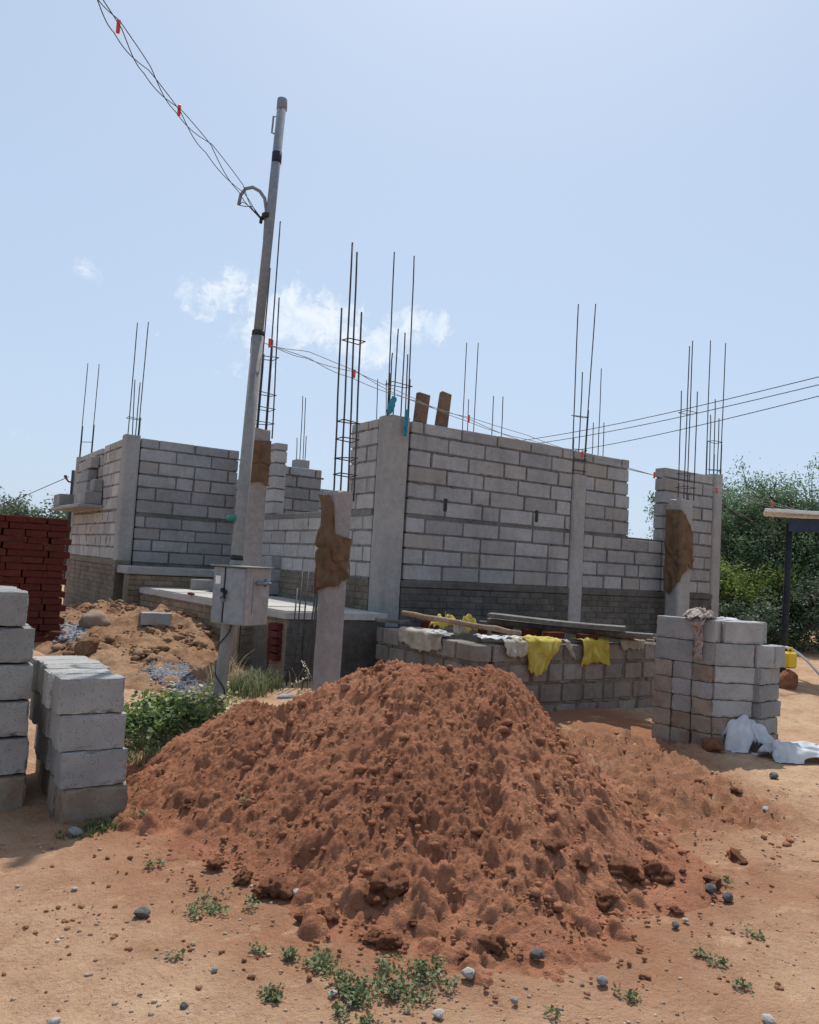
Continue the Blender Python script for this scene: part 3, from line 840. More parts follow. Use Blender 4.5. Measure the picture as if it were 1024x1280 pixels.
def rough_shaft(x0, x1, y0, y1, z0, z1, seed=0, n=36, amp=.004, top=0.0):
    """cast column with slightly uneven faces, boarding lines and a broken top"""
    mb = MB(); per = []
    m = 7
    for k in range(m): per.append((x0 + (x1 - x0) * k / m, y0))
    for k in range(m): per.append((x1, y0 + (y1 - y0) * k / m))
    for k in range(m): per.append((x1 - (x1 - x0) * k / m, y1))
    for k in range(m): per.append((x0, y1 - (y1 - y0) * k / m))
    cxx, cyy = (x0 + x1) / 2, (y0 + y1) / 2
    P = len(per); vs = []
    for i in range(n + 1):
        z = z0 + (z1 - z0) * i / n
        for (x, y) in per:
            q = noise.noise(Vector((x * 4 + seed, y * 4, z * 1.6))) + .5 * noise.noise(Vector((x * 13, y * 13 + seed, z * 7)))
            corner = (abs(x - cxx) > (x1 - x0) * .49 and abs(y - cyy) > (y1 - y0) * .49)
            k = 1 + (q * amp - (.012 if corner else 0)) / max(.1, x1 - x0) * 2
            zz = z + (top * noise.noise(Vector((x * 14 + seed, y * 14, 3))) if i == n else 0)
            vs.append((cxx + (x - cxx) * k, cyy + (y - cyy) * k, zz))
    fs = [[i * P + k, i * P + (k + 1) % P, (i + 1) * P + (k + 1) % P, (i + 1) * P + k] for i in range(n) for k in range(P)]
    vs.append((cxx, cyy, z1 + top * .5)); c = len(vs) - 1
    fs += [[n * P + k, n * P + (k + 1) % P, c] for k in range(P)]
    mb.add(vs, fs)
    return mb


BAR = .0085


def bars(parent, lst, r=BAR):
    """each bar: (base point, top point, lap length or 0); every bar is its own part"""
    for b, t, lap in lst:
        mb = MB(); b = Vector(b); t = Vector(t); dv = (t - b)
        pts = [b - Vector((0, 0, .12))] + [b + dv * k / 6 + Vector((noise.noise(b * 3 + Vector((k, 0, 0))), noise.noise(b * 5 + Vector((0, k, 0))), 0)) * .007 * (k / 6) for k in range(7)]
        mb.tube(pts, r, 7)
        if lap:
            o = Vector((r * 1.9, r * .4, 0))
            mb.tube([b - Vector((0, 0, .1)) + o, b + dv.normalized() * lap + o], r, 7)
        mb.build('rebar', 'steel', parent, True)


def stirrup(parent, pts, z=None):
    mb = MB()
    p = [Vector(q) for q in pts]
    mb.tube(p, .0055, 6, close=True)
    mb.build('stirrup', 'steel_thin', parent, True)


def rect(x0, x1, y0, y1, z, w=0.0):
    j = lambda: R.uniform(-w, w)
    return [(x0, y0, z + j()), (x1, y0, z + j()), (x1, y1, z + j()), (x0, y1, z + j())]


# ------------------------------------------------------------------ the unfinished house
ZP, ZT = 1.30, 3.29        # plinth top, wall top
XA, YA = 5.04, 8.33        # near corner of the main room
XB, YB = 3.10, 13.30       # near corner of the left room
house = thing('unfinished_house', 'unfinished roofless house of grey concrete blocks on a brick plinth with bare rebar', 'house', (6.5, 10, 0))

mb = MB()   # long front wall, left of the middle column
courses(mb, 0, YA, XA + .315, 8.165, .2, ZP, [(.197, .6), (.197, .3), (.197, .6), (.197, .3)], holes=())
courses(mb, 0, YA, XA + .315, 8.165, .2, ZP + .82, [(.203, .6), (.203, .42), (.203, .6), (.203, .34), (.203, .6), (.165, .2)])
mb.bx(XA + .32, 8.16, YA + .004, YA + .196, ZP + .762, ZP + .821, .003, 1)
mb.build('block_wall', ['block', 'mortar'], house)
for (px, py) in ((557, 631), (671, 645)):      # shade of the put-log holes, put on as shallow black boxes
    p = at(px, py, y=YA - .001); mb = MB(); mb.bx(p.x - .028, p.x + .028, YA - .004, YA + .02, p.z - .085, p.z + .08, .003); mb.build('putlog_shade_box', 'black', house)
mb = MB()   # right of the middle column
courses(mb, 0, YA, 8.435, 10.15, .2, ZP, [(.197, .45), (.197, .3), (.197, .5), (.197, .2)])
mb.bx(8.44, 9.375, YA + .004, YA + .196, ZP + .762, ZP + .821, .003, 1); mb.bx(9.38, 10.15, YA + .02, YA + .18, ZP + .762, ZP + .805, .003, 1)
courses(mb, 0, YA, 8.435, 9.38, .2, ZP + .82, [(.203, .6), (.203, .42), (.203, .62)])
courses(mb, 0, YA + .03, 8.2, 9.38, .17, ZP + .82 + .609, [(.203, .45), (.203, .7), (.15, .4)])
mb.build('block_wall', ['block', 'mortar'], house)
mb = MB()   # short pier at the right end
courses(mb, 0, YA, 10.15, 11.375, .2, ZP, [(.197, .3), (.197, .6), (.197, .45), (.197, .6), (.2, .3), (.203, .6), (.203, .35), (.203, .6), (.203, .35), (.165, .6)])
mb.build('block_wall', ['block', 'mortar'], house)
mb = MB()   # left flank of the main room
courses(mb, 1, XA, YA + .27, YB - .02, .2, ZP, [(.2, .35), (.2, .2), (.2, .5), (.2, .25)], L=.52)
mb.bx(XA - .008, XA + .208, YA + .3, YB - .02, ZP + .775, ZP + .862, .006, 1)
courses(mb, 1, XA, YA + .27, 9.30, .2, ZP + .86, [(.205, .45), (.205, .2), (.205, .5), (.205, .25), (.205, .5), (.13, .25)], L=.52)
courses(mb, 1, XA, 11.74, YB - .02, .2, ZP + .86, [(.205, .55), (.205, .5), (.205, .6), (.205, .5), (.205, .55), (.13, .5)], L=.52)
mb.build('block_wall', ['block_side_light', 'mortar_side_light'], house)
mb = MB()   # front of the left room
courses(mb, 0, YB, XB + .24, XA - .01, .2, ZP - .03, [(.19, .6), (.19, .3), (.19, .42), (.19, .17)], L=.6)
mb.bx(XB + .245, XA - .015, YB + .006, YB + .19, ZP + .715, ZP + .778, .003, 1)
courses(mb, 0, YB, XB + .24, XA - .01, .2, ZP + .78, [(.212, .6), (.212, .3), (.212, .62), (.212, .32), (.212, .6), (.17, .3)], L=.6)
mb.build('block_wall', ['block', 'mortar'], house)
mb = MB()   # left side of the left room
courses(mb, 1, XB, YB + .24, 17.3, .2, ZP, [(.2, .2), (.2, .3), (.2, .4), (.2, .2)], L=.4)
courses(mb, 1, XB, YB + .24, 14.82, .2, ZP + .82, [(.205, .4), (.205, .45), (.205, .38), (.205, .45), (.205, .4), (.14, .42)], L=.42)
courses(mb, 1, XB, 15.0, 17.3, .2, ZP + .82, [(.205, .4), (.205, .3), (.205, .4), (.205, .3), (.205, .4), (.12, .4)], L=.42)
mb.build('block_wall', ['block_side_light', 'mortar_side_light'], house)
mb = MB()   # cross walls seen through the window opening
courses(mb, 0, 12.55, 5.26, 6.28, .2, ZP, [(.2, .3), (.2, .5), (.2, .3), (.2, .5), (.2, .35), (.2, .5), (.2, .3), (.2, .55), (.16, .4)], L=.5)
courses(mb, 0, 14.2, 5.0, 9.0, .2, ZP, [(.2, .3), (.2, .5), (.2, .3), (.2, .5), (.2, .35), (.2, .5), (.2, .3), (.2, .5)], L=.5)
mb.build('block_wall', ['block', 'mortar'], house)

# plinth
mb = MB(); mb2 = MB()
brickrows(mb, 0, YA - .015, XA + .30, 11.6, .24, -.05, ZP - .09)
mb.bx(XA + .30, 11.6, YA - .02, YA + .23, ZP - .088, ZP - .002, .01, 1)
mb.build('plinth', ['plinth_dark', 'plinth_dark'], house)
mb = MB(); brickrows(mb, 1, XA - .012, YA + .26, YB, .24, -.05, ZP - .02); mb.build('plinth', ['plinth', 'plinth'], house)
mb = MB(); brickrows(mb, 1, XB - .016, YB - .026, 17.4, .255, -.1, ZP - .10, jit=.003); mb.bx(XB - .02, XB + .22, YB - .03, 17.4, ZP - .098, ZP - .002, .01, 1)
mb.build('plinth', ['plinth', 'plinth'], house)
mb = MB(); brickrows(mb, 0, YB - .008, XB + .245, XA - .02, .24, -.1, ZP - .04); mb.build('plinth', ['plinth', 'plinth'], house)

# concrete columns cast into the walls, each with its starter bars
def column(x0, x1, y0, y1, z0, z1, mat='concrete', parent=None, name='column', seed=0, top=.01, amp=.004):
    return rough_shaft(x0, x1, y0, y1, z0, z1, seed, top=top, amp=amp).build(name, mat, parent or house, False)


def pb(px0, py0, px1, py1, y=None, x=None, d=None, lap=0):
    a = at(px0, py0, y=y, x=x, d=d); b = at(px1, py1, y=y, x=x, d=d)
    if d is not None:    # keep the bar upright at the ground distance of its foot
        q = a.x * FH.x + a.y * FH.y; r_ = ray(px1, py1); b = EYEV + r_ * (q / (r_.x * FH.x + r_.y * FH.y))
    return (a, b, lap)


c1 = column(XA - .012, XA + .30, YA - .02, YA + .26, -.05, ZT + .03, seed=1)
bars(c1, [pb(485, 508, 493, 315, y=8.37, lap=.42), pb(510, 515, 518, 320, y=8.37, lap=.42), pb(487, 510, 490.5, 441, y=8.53), pb(492, 512, 498, 411, y=8.45), pb(501.5, 514, 506.7, 416, y=8.45), pb(507, 514, 510, 443, y=8.53)])
zz = at(500, 482, y=8.45).z; stirrup(c1, rect(5.07, 5.36, 8.36, 8.54, zz, .012))
c2 = column(XB - .012, XB + .235, YB - .02, YB + .235, ZP - .12, ZT + .04, seed=2)
bars(c2, [pb(160, 544, 172, 403.5, y=13.36), pb(172.7, 544, 185.7, 402.4, y=13.36, lap=.3), pb(165.5, 544, 168.8, 474.6, y=13.48), pb(169.5, 544, 175.3, 478, y=13.48)])
zz = at(168, 523, y=13.4).z; stirrup(c2, rect(3.12, 3.33, 13.35, 13.49, zz, .01))
c3 = column(8.168, 8.432, YA - .032, YA + .2, -.05, 2.93, seed=3)
bars(c3, [pb(714, 612, 723, 380, y=8.36, lap=.75), pb(727.5, 618, 744.7, 380, y=8.36, lap=1.25), pb(721, 618, 728.4, 465, y=8.44)])
for py in (520.5, 563, 575, 588): zz = at(722, py, y=8.4).z; stirrup(c3, rect(8.2, 8.45, 8.35, 8.45, zz, .012))
c4 = column(11.378, 11.61, YA - .02, YA + .24, -.05, ZT, seed=4)
bars(c4, [pb(882.6, 590, 888.2, 425.5, y=8.38, lap=.5), pb(900.4, 592, 907.2, 429, y=8.38, lap=.5), pb(886.8, 588, 888.6, 518.6, y=8.5), pb(892, 590, 894.4, 499, y=8.44, lap=.3), pb(896.6, 590, 899, 523, y=8.5)])
zz = at(893, 552.5, y=8.44).z; stirrup(c4, rect(11.4, 11.63, 8.37, 8.51, zz, .01))
c5 = column(XB - .01, XB + .23, 17.1, 17.34, -.1, ZT - .02, seed=5)
bars(c5, [pb(99.8, 566, 109.8, 454, y=17.2, lap=.55), pb(114.2, 564, 124, 455, y=17.2, lap=.55)])
zz = at(107, 552.7, y=17.2).z; stirrup(c5, [at(101, 552.5, y=17.17), at(115, 552.8, y=17.17), at(115, 552.6, y=17.26), at(101, 552.3, y=17.26)])
# columns of the back rooms, only their starter bars rise above the walls
for (cl, d_, zc) in (([(369.6, 600, 371.6, 547), (373.6, 600, 378.8, 495), (377.8, 600, 382.2, 497), (380, 600, 383, 545)], 14.0, None), ([(470, 560, 472.2, 474), (482, 560, 483.4, 475)], 13.4, None), ([(576, 580, 583.5, 428.5), (590, 580, 598, 428.5), (583, 580, 586, 499)], 13.2, None),
                     ([(613.5, 580, 617, 495), (625.5, 580, 629, 495.6)], 12.9, None), ([(738.5, 620, 742, 528), (745.5, 620, 752, 460.5), (752, 620, 755.4, 528)], 13.6, None)):
    q = at(sum(c[0] for c in cl) / len(cl), cl[0][1], d=d_)
    cc = column(q.x - .13, q.x + .13, q.y - .1, q.y + .13, .3, 3.2, seed=d_)
    bl = []
    for (a, b, c, e) in cl:
        s_, t_, _ = pb(a, b, c, e, d=d_); bl.append((s_, t_, 0))
    bars(cc, bl, .0075)

# porch: upper step, lower slab and its brick side
mb = MB(); mb.bx(XB + .02, XA - .02, 12.62, YB - .012, ZP - .2, ZP - .075, .012, 0, .004); mb.build('porch_step', 'concrete', house)
mb = MB(); brickrows(mb, 0, 12.66, XB + .05, XA - .02, .3, .1, ZP - .205); mb.build('step_riser', ['plinth_warm', 'plinth'], house)
ZS = .90
SL = [(3.34, 12.64), (3.72, 8.08), (XA - .03, 8.08), (XA - .03, 12.64)]


def prism(mb, poly, z0, z1, mi=0):
    n = len(poly); vs = [(x, y, z0) for x, y in poly] + [(x, y, z1) for x, y in poly]
    mb.add(vs, [list(range(n))[::-1], list(range(n, 2 * n))] + [[i, (i + 1) % n, (i + 1) % n + n, i + n] for i in range(n)], mi)


mb = MB(); prism(mb, [(3.325, 12.64), (3.705, 8.06), (XA - .03, 8.06), (XA - .03, 12.64)], ZS - .075, ZS)
# laid screed panels with open joints on top of the slab edge
for k in range(7):
    y0 = 8.10 + k * .64; x0 = 3.72 - (y0 - 8.08) * .0833
    prism(mb, [(x0 - .05, y0 + .60), (x0 + .0, y0), (x0 + .62, y0 + .01), (x0 + .57, y0 + .61)], ZS + .003, ZS + .014 + .005 * (k % 2))
mb.build('porch_slab', 'slab', house)
mb = MB()   # dusty brick side under the slab edge, slightly splayed
T0 = Matrix.Translation((3.72, 8.08, 0)) @ rotz(math.atan2(12.64 - 8.08, 3.34 - 3.72))
Ls = math.hypot(12.64 - 8.08, .38); H = .081; z = -.02; r = 0
while z < ZS - .08:
    s = -.118 if r % 2 else 0
    while s < Ls:
        a, b = max(s, 0.22), min(s + .235, Ls); s += .235
        if b - a > .03: mb.cbox(T0 @ Matrix.Translation(((a + b) / 2, -.11 + R.uniform(-.004, .004), z + H / 2)), b - a - .012, .22, H - .011, .006, 0, .002)
    z += H; r += 1
mb.cbox(T0 @ Matrix.Translation((Ls / 2, -.11, ZS / 2 - .045)), Ls, .2, ZS - .075, .004, 1)
mb.build('porch_wall', ['plinth_warm', 'plinth_warm'], house)
mb = MB()   # front of the slab: plastered strip, then exposed red bricks at the corner
mb.bx(3.95, XA - .04, 8.085, 8.30, -.05, ZS - .078, .006); mb.build('porch_wall', 'plinth_dark', house)
mb = MB(); brickrows(mb, 0, 8.075, 3.735, 3.945, .2, .1, ZS - .08, L=.2, jit=.012); mb.build('porch_wall', ['plinth_dark', 'mortar'], house)
# plaster patch and broken brick edge near the slab corner
mb = MB()
mb.cbox(T0 @ Matrix.Translation((.62, .008, .36)), .58, .03, .72, .01, 0, .004); mb.build('plaster_patch', 'plinth', house)
mb = MB()
for k in range(5): mb.cbox(T0 @ Matrix.Translation((.17, .004 + R.uniform(-.004, .006), .73 - k * .083)), .2, .12, .07, .006, 0, .003)
mb.build('exposed_brickwork', 'brick', house)
# block ledge sticking out of the left wall
mb = MB(); mb.bx(XB - .42, XB - .002, 14.55, 17.2, 2.155, 2.215, .01); mb.build('sunshade_slab', 'concrete', house)
mb = MB()
for (x0, x1, y0, y1, z0, z1) in ((XB - .30, XB - .02, 14.62, 15.0, 2.222, 2.44), (XB - .3, XB - .03, 15.02, 15.6, 2.222, 2.42), (XB - .40, XB - .04, 16.5, 17.1, 2.222, 2.46), (XB - .16, XB - .01, 14.66, 14.98, 2.446, 2.66), (XB - .2, XB - .012, 15.1, 15.7, 2.44, 2.64), (XB - .2, XB - .012, 15.72, 16.3, 2.44, 2.64), (XB - .17, XB - .012, 15.2, 15.8, 2.66, 2.86), (XB - .15, XB - .012, 15.1, 15.6, 2.9, 3.1)):
    mb.bx(x0, x1, y0, y1, z0, z1, .008, 0, .004)
mb.build('ledge_blocks', 'block', house)

# ------------------------------------------------------------------ free-standing columns
def freecol(name, label, x0, x1, y0, y1, z0, z1, barpix, ylist, stir, seed, mat='concrete_pale', lapd=None):
    t = thing(name, label, 'concrete column', ((x0 + x1) / 2, (y0 + y1) / 2, z0), 'free-standing concrete columns', 'thing')
    sh = rough_shaft(x0, x1, y0, y1, z0 - .3, z1, seed, top=.03, amp=.005).build('shaft', mat, t)
    bl = []
    for (a, b, c, e), yy, lp in zip(barpix, ylist, lapd or [0] * 9):
        bl.append(pb(a, b, c, e, y=yy, lap=lp))
    bars(t, bl, .0085)
    for zz in stir: stirrup(t, rect(min(bb[0].x for bb in bl) - .012, max(bb[0].x for bb in bl) + .012, min(ylist) - .01, max(ylist) + .01, zz, .012))
    return t


FX0, FX1, FY0, FY1 = 3.215, 3.42, 6.20, 6.37
fy = (6.34, 6.34, 6.23, 6.23)
freecol('concrete_column', 'nearest free-standing concrete column, rising from behind the soil heap with four tall rebars', FX0, FX1, FY0, FY1, 0, 2.1,
        [(418, 606, 427, 385), (426.3, 606, 440.5, 303), (435.5, 608, 446.4, 315), (443, 610, 452, 390)], fy, [at(434, p, y=6.28).z for p in (424.5, 527, 549.5, 573, 594)], 11)
CX0, CX1, CY0, CY1 = 3.47, 3.72, 8.84, 9.08
freecol('concrete_column', 'free-standing concrete column on the porch edge directly behind the electricity pole', CX0, CX1, CY0, CY1, -.05, 2.99,
        [(321, 534, 338, 335), (332, 536, 350.5, 276.5), (341, 536, 349, 372), (318, 534, 327, 440)], (9.04, 9.04, 8.88, 8.88), [at(333, p, y=8.96).z for p in (447.5, 493, 512, 530)], 12, lapd=[.9, 1.1, 0, 0])
mb = MB(); brickrows(mb, 0, CY0 - .03, CX0 + .03, CX1 + .02, .12, .0, ZS - .10, L=.2, jit=.006); mb.bx(CX0 - .012, CX0 + .02, CY0 - .034, CY1 - .02, -.1, ZS - .09, .006, 1)
mb.build('column_base', ['plinth', 'plinth_warm'], house)
PX0, PX1, PY0, PY1 = 9.98, 10.27, 7.86, 8.12
freecol('concrete_column', 'free-standing concrete column before the right end of the long block wall', PX0, PX1, PY0, PY1, -.05, 2.72,
        [(848, 612, 852, 488.5), (855, 618, 862, 432.6), (859, 618, 866, 426), (867.5, 616, 872, 489.5)], (8.06, 7.92, 8.06, 7.92), [at(860, p, y=8.0).z for p in (516.4, 592.7, 610)], 13, mat='concrete')


# ------------------------------------------------------------------ cloth
def cloth(name, fn, nu, nv, mat, label, cat, thick=.004, keep=None, group=None):
    """sheet from fn(u, v); keep(u, v) cuts a ragged outline"""
    vs = [fn(i / nu, j / nv) for j in range(nv + 1) for i in range(nu + 1)]; fs = []
    for j in range(nv):
        for i in range(nu):
            if keep is None or keep((i + .5) / nu, (j + .5) / nv): fs.append([j * (nu + 1) + i, j * (nu + 1) + i + 1, (j + 1) * (nu + 1) + i + 1, (j + 1) * (nu + 1) + i])
    used = sorted({i for f in fs for i in f}); mp = {a: b for b, a in enumerate(used)}
    mb = MB(); mb.add([vs[i] for i in used], [[mp[i] for i in f] for f in fs])
    o = mb.build(name, mat, None, True, recalc=False)
    m = o.modifiers.new('thickness', 'SOLIDIFY'); m.thickness = thick
    return tag(o, label, cat, group)


def nz(x, y, z=0): return noise.noise(Vector((x, y, z)))


def wrap(name, x0, x1, y0, y1, zt, zb, u0, u1, label, seed, bulge=.02):
    """sacking round a column: u runs from the far left face edge over the near corner along the front face"""
    W1, W2 = y1 - y0, x1 - x0
    def fn(u, v):
        zt_, zb_ = zt(u), zb(u); z = zb_ + (zt_ - zb_) * v
        s = (u0 + (u1 - u0) * u) * (W1 + W2)
        off = .012 + bulge * max(0, .4 + nz(u * 4 + seed, z * 3.5) + .7 * nz(u * 9 + seed, z * 5, 5)) * (1.3 - .7 * v)
        ph = z * 13 + u * 9 + 4 * nz(u * 2.5, z * 2.2, seed)
        off += (.022 * max(0, math.sin(ph)) ** 3 + .012 * max(0, math.sin(ph * 1.9 + 2)) ** 2) * (1.05 - .75 * v)
        off *= 1 - .75 * math.exp(-((v - .46 - .03 * nz(u * 5, seed)) / .022) ** 2)
        if v > .94: off += .022 * max(0, .3 + nz(u * 9, seed, 4)) * (v - .94) / .06
        if v < .1: off += .016 * abs(nz(u * 14, seed)) * (1 - v / .1)
        if s < W1: p = Vector((x0 - off, y1 - s, z)); e = W1 - s
        else: p = Vector((x0 + (s - W1), y0 - off, z)); e = s - W1
        if e < .03:
            p = p + Vector((-1, -1, 0)) * (.03 - e) * .25
        if s >= W1 and s - W1 < .005: p.x = x0 - off * .5
        return p
    rag = lambda u, v: v > .04 + .05 * nz(u * 22 + seed, 1) or v > .1
    return cloth(name, fn, 46, 54, 'burlap', label, 'sacking', .005, rag, 'sacking tied round the concrete columns')


lerp = lambda a, b, t: a + (b - a) * max(0, min(1, t))
pl = lambda pts: (lambda u: next((lerp(a[1], b[1], (u - a[0]) / max(1e-6, b[0] - a[0])) for a, b in zip(pts, pts[1:]) if u <= b[0]), pts[-1][1]))
wrap('sacking', FX0, FX1, FY0, FY1, pl([(0, 2.07), (.46, 2.06), (.52, 1.80), (.6, 1.72), (1, 1.69)]), pl([(0, 1.18), (.3, 1.22), (.6, 1.25), (1, 1.36)]), 0.0, .99, 'brown sacking wrapped round the top of the nearest column', 1, .045)
wrap('sacking', CX0, CX1, CY0, CY1, pl([(0, 2.72), (.5, 2.84), (1, 2.86)]), pl([(0, 1.95), (.2, 1.98), (.5, 2.32), (.8, 2.36), (1, 2.28)]), 0.02, .995, 'brown sacking with a hanging corner on the column behind the electricity pole', 2, .022)
wrap('sacking', PX0, PX1, PY0, PY1, pl([(0, 2.57), (.45, 2.56), (.7, 2.44), (1, 2.18)]), pl([(0, 1.30), (.2, 1.22), (.5, 1.45), (.75, 1.72), (1, 1.62)]), 0.0, .99, 'brown pointed sacking on the column before the right end of the wall', 3, .02)

# ------------------------------------------------------------------ electricity pole and meter box
pole = thing('electricity_pole', 'leaning grey steel electricity pole with a hooked conduit near its top', 'electricity pole', (2.56, 6.95, 0))
pb_, pt_ = Vector((2.57, 6.96, -.3)), None
bd = 7.12
def pz(px, py, dd=bd):   # point on the pole's own upright plane
    r_ = ray(px, py); return EYEV + r_ * (dd / (r_.x * FH.x + r_.y * FH.y))
foot = pz(271, 893); head = pz(353, 127); j1 = pz(323, 416); j0 = pz(297, 690)
mb = MB(); mb.tube([foot + (foot - j0).normalized() * .4, foot, j0, j1], [.056, .056, .055, .053], 20); mb.build('lower_tube', 'galv_dull', pole, True)
mb = MB(); mb.tube([j1 + (j1 - head).normalized() * .1, head], [.045, .041], 20); mb.build('upper_tube', 'galv', pole, True)
mb = MB(); mb.tube([head - Vector((0, 0, .08)), head - Vector((0, 0, .03)), head + Vector((0, 0, .02)), head + Vector((0, 0, .035))], [.048, .048, .046, .02], 18); mb.build('cap', 'galv', pole, True)
for (px, py) in ((323, 417), (334, 271), (292, 648.0), (296, 697)):
    q = pz(px, py); a = (head - foot).normalized() * .022
    mb = MB(); mb.tube([q - a, q + a], .058 if py > 300 else .05, 18); mb.build('clamp_band', 'green_band' if abs(py - 648) < 1 else 'black', pole, True)
q0, q1 = pz(346.6, 191), pz(345.5, 204); mb = MB(); mb.tube([q0, q1], .0455, 18); mb.build('tape', 'navy', pole, True)
mb = MB(); s_ = [pz(349, 147), pz(342, 145.5), pz(340, 166), pz(347, 168.5)]; mb.tube(s_, .009, 8); mb.build('bracket', 'galv', pole, True)
hk = [pz(*q) for q in ((331, 300), (332.5, 276), (333, 262), (331, 248), (325, 239), (316, 234), (307, 236), (301, 244), (298.5, 256))]
mb = MB(); mb.tube(hk, .016, 12); mb.build('conduit_hook', 'galv', pole, True)
mb = MB(); mb.tube([pz(331, 300) , pz(327.5, 340), pz(318, 425)], .011, 10); mb.build('conduit', 'galv', pole, True)
mb = MB(); mb.tube([pz(316.6, 421), pz(315, 442)], .018, 10); mb.build('conduit_end', 'black', pole, True)
mb = MB(); mb.tube([pz(327, 271), pz(326, 279)], .015, 10); mb.tube([pz(334, 268), pz(327, 272)], .008, 8); mb.build('shackle', 'black', pole, True)
mb = MB(); mb.tube([pz(298.5, 256), pz(304, 252.5), pz(312, 258), pz(326, 272)], .004, 6); mb.tube([pz(299, 256.5), pz(306, 258), pz(316, 258), pz(326, 272)], .004, 6); mb.build('lead_wire', 'black', pole, True)
# thin dark cable winding round the foot
fd = (j0 - foot).normalized()
wpts = []
for k in range(60):
    t = k / 59; c = foot + (j0 - foot) * (.02 + t * .6); an = -1.9 + 1.5 * math.sin(t * 9) - 0.6 * t
    wpts.append(c + (RT * math.cos(an) + FH * math.sin(an)) * .062)
mb = MB(); mb.tube(wpts, .005, 6); mb.build('earth_cable', 'black', pole, True)

bxc = pz(299, 743, 6.93); BZ0, BZ1 = .905, 1.395
box_t = thing('meter_box', 'grey sheet-metal meter box with a slightly open padlocked door on the pole', 'meter box', (bxc.x, bxc.y, BZ0))
ba = math.atan2(RT.y, RT.x) + rad(-27)       # direction of the door face
c_c = pz(306.5, 745, 6.72)                  # near vertical edge between door and side
du = Vector((math.cos(ba), math.sin(ba), 0)); dn = Vector((du.y, -du.x, 0))   # along the door; out of the door
bw, bdp = .345, .33
O = Vector((c_c.x, c_c.y, 0)) - du * bw        # left edge of door face
def bxl(s0, s1, n0, n1, z0, z1, c=.004, mb=None):
    mb.cbox(Matrix(((du.x, dn.x, 0, (O + du * (s0 + s1) / 2 + dn * (n0 + n1) / 2).x), (du.y, dn.y, 0, (O + du * (s0 + s1) / 2 + dn * (n0 + n1) / 2).y), (0, 0, 1, (z0 + z1) / 2), (0, 0, 0, 1))), s1 - s0, n1 - n0, z1 - z0, c)
mb = MB(); bxl(0, bw, -bdp, -.012, BZ0, BZ1, .006, mb); mb.build('body', 'boxside', box_t)
mb = MB(); bxl(.004, .118, -.010, .012, BZ0 + .01, BZ1 - .012, .004, mb); mb.build('door', 'boxmetal', box_t)
mb = MB()   # right leaf, a touch ajar
vsd = bxl(.138, bw - .002, -.010, .016, BZ0 + .004, BZ1 - .012, .004, mb); mb.build('door', 'boxmetal', box_t)
mb = MB(); bxl(.110, .142, -.0115, .002, BZ0 + .01, BZ1 - .014, .002, mb); mb.build('door_gap_shade', 'black', box_t)  # black strip standing in for the shade between the door leaves
mb = MB(); bxl(-.02, bw + .022, -bdp - .02, .035, BZ1 - .004, BZ1 + .006, .002, mb); mb.build('lid', 'galv_dull', box_t)
mb = MB(); bxl(.03, .085, .0125, .015, BZ1 - .155, BZ1 - .085, .001, mb); mb.build('paper_notice', 'white_paint', box_t)
mb = MB()
for (s, zz) in ((.115, BZ0 + .285), (.150, BZ0 + .27)): bxl(s - .014, s + .014, .01, .03, zz - .018, zz + .018, .004, mb)
hp = lambda s, n, z: O + du * s + dn * n + Vector((0, 0, z))
mb.tube([hp(.112, .03, BZ0 + .285), hp(.13, .045, BZ0 + .29), hp(.152, .035, BZ0 + .262), hp(.15, .03, BZ0 + .22), hp(.132, .038, BZ0 + .20), hp(.122, .038, BZ0 + .23)], .009, 8); mb.build('hasp', 'black', box_t, True)
mb = MB(); bxl(.128, .154, .03, .048, BZ0 + .185, BZ0 + .222, .005, mb); mb.build('padlock', 'galv', box_t)
mb = MB()   # clamp and stubs on the side face
sp = lambda n, z, e=0: O + du * (bw + e) + dn * n + Vector((0, 0, z))
mb.tube([sp(-.12, 1.265, .02), sp(-.31, 1.262, .02)], .014, 10); mb.tube([sp(-.16, 1.265, .0), sp(-.16, 1.265, .04)], .02, 10); mb.tube([sp(-.26, 1.30, .01), sp(-.26, 1.235, .01)], .012, 8); mb.build('side_clamp', 'galv', box_t, True)
mb = MB(); mb.tube([sp(-.1, 1.0, .002), sp(-.1, 1.3, .002)], .004, 6); mb.build('hinge_rod', 'galv', box_t)


# ------------------------------------------------------------------ cables
def cable(label, ends, mat, r, spc, sag=.0, group=None, cat='cable', twist=.05):
    t = thing('overhead_cable', label, cat, ends[0], group)
    n = len(ends)
    for k in range(3):
        pts = []
        for i in range(n - 1):
            for q in range(10):
                f = q / 10; p = ends[i].lerp(ends[i + 1], f); ph = i + f
                off = Vector((RT.x, RT.y, .0)) * math.sin(ph * 2.3 + k * 2.1) * twist + Vector((0, 0, 1)) * (math.cos(ph * 1.7 + k * 2.1) * twist + (k - 1) * twist * .8)
                taper = min(1, ph / .8)
                pts.append(p + off * taper - Vector((0, 0, sag * math.sin(math.pi * f))))
        mb = MB(); mb.tube(pts, r, 6); mb.build('wire', mat, t, True)
    for p in spc:
        mb = MB(); d_ = Vector((0, 0, 1))
        mb.cbox(Matrix.Translation(p), .022, .022, .085, .006); mb.build('spacer', 'red_plastic', t)
    return t


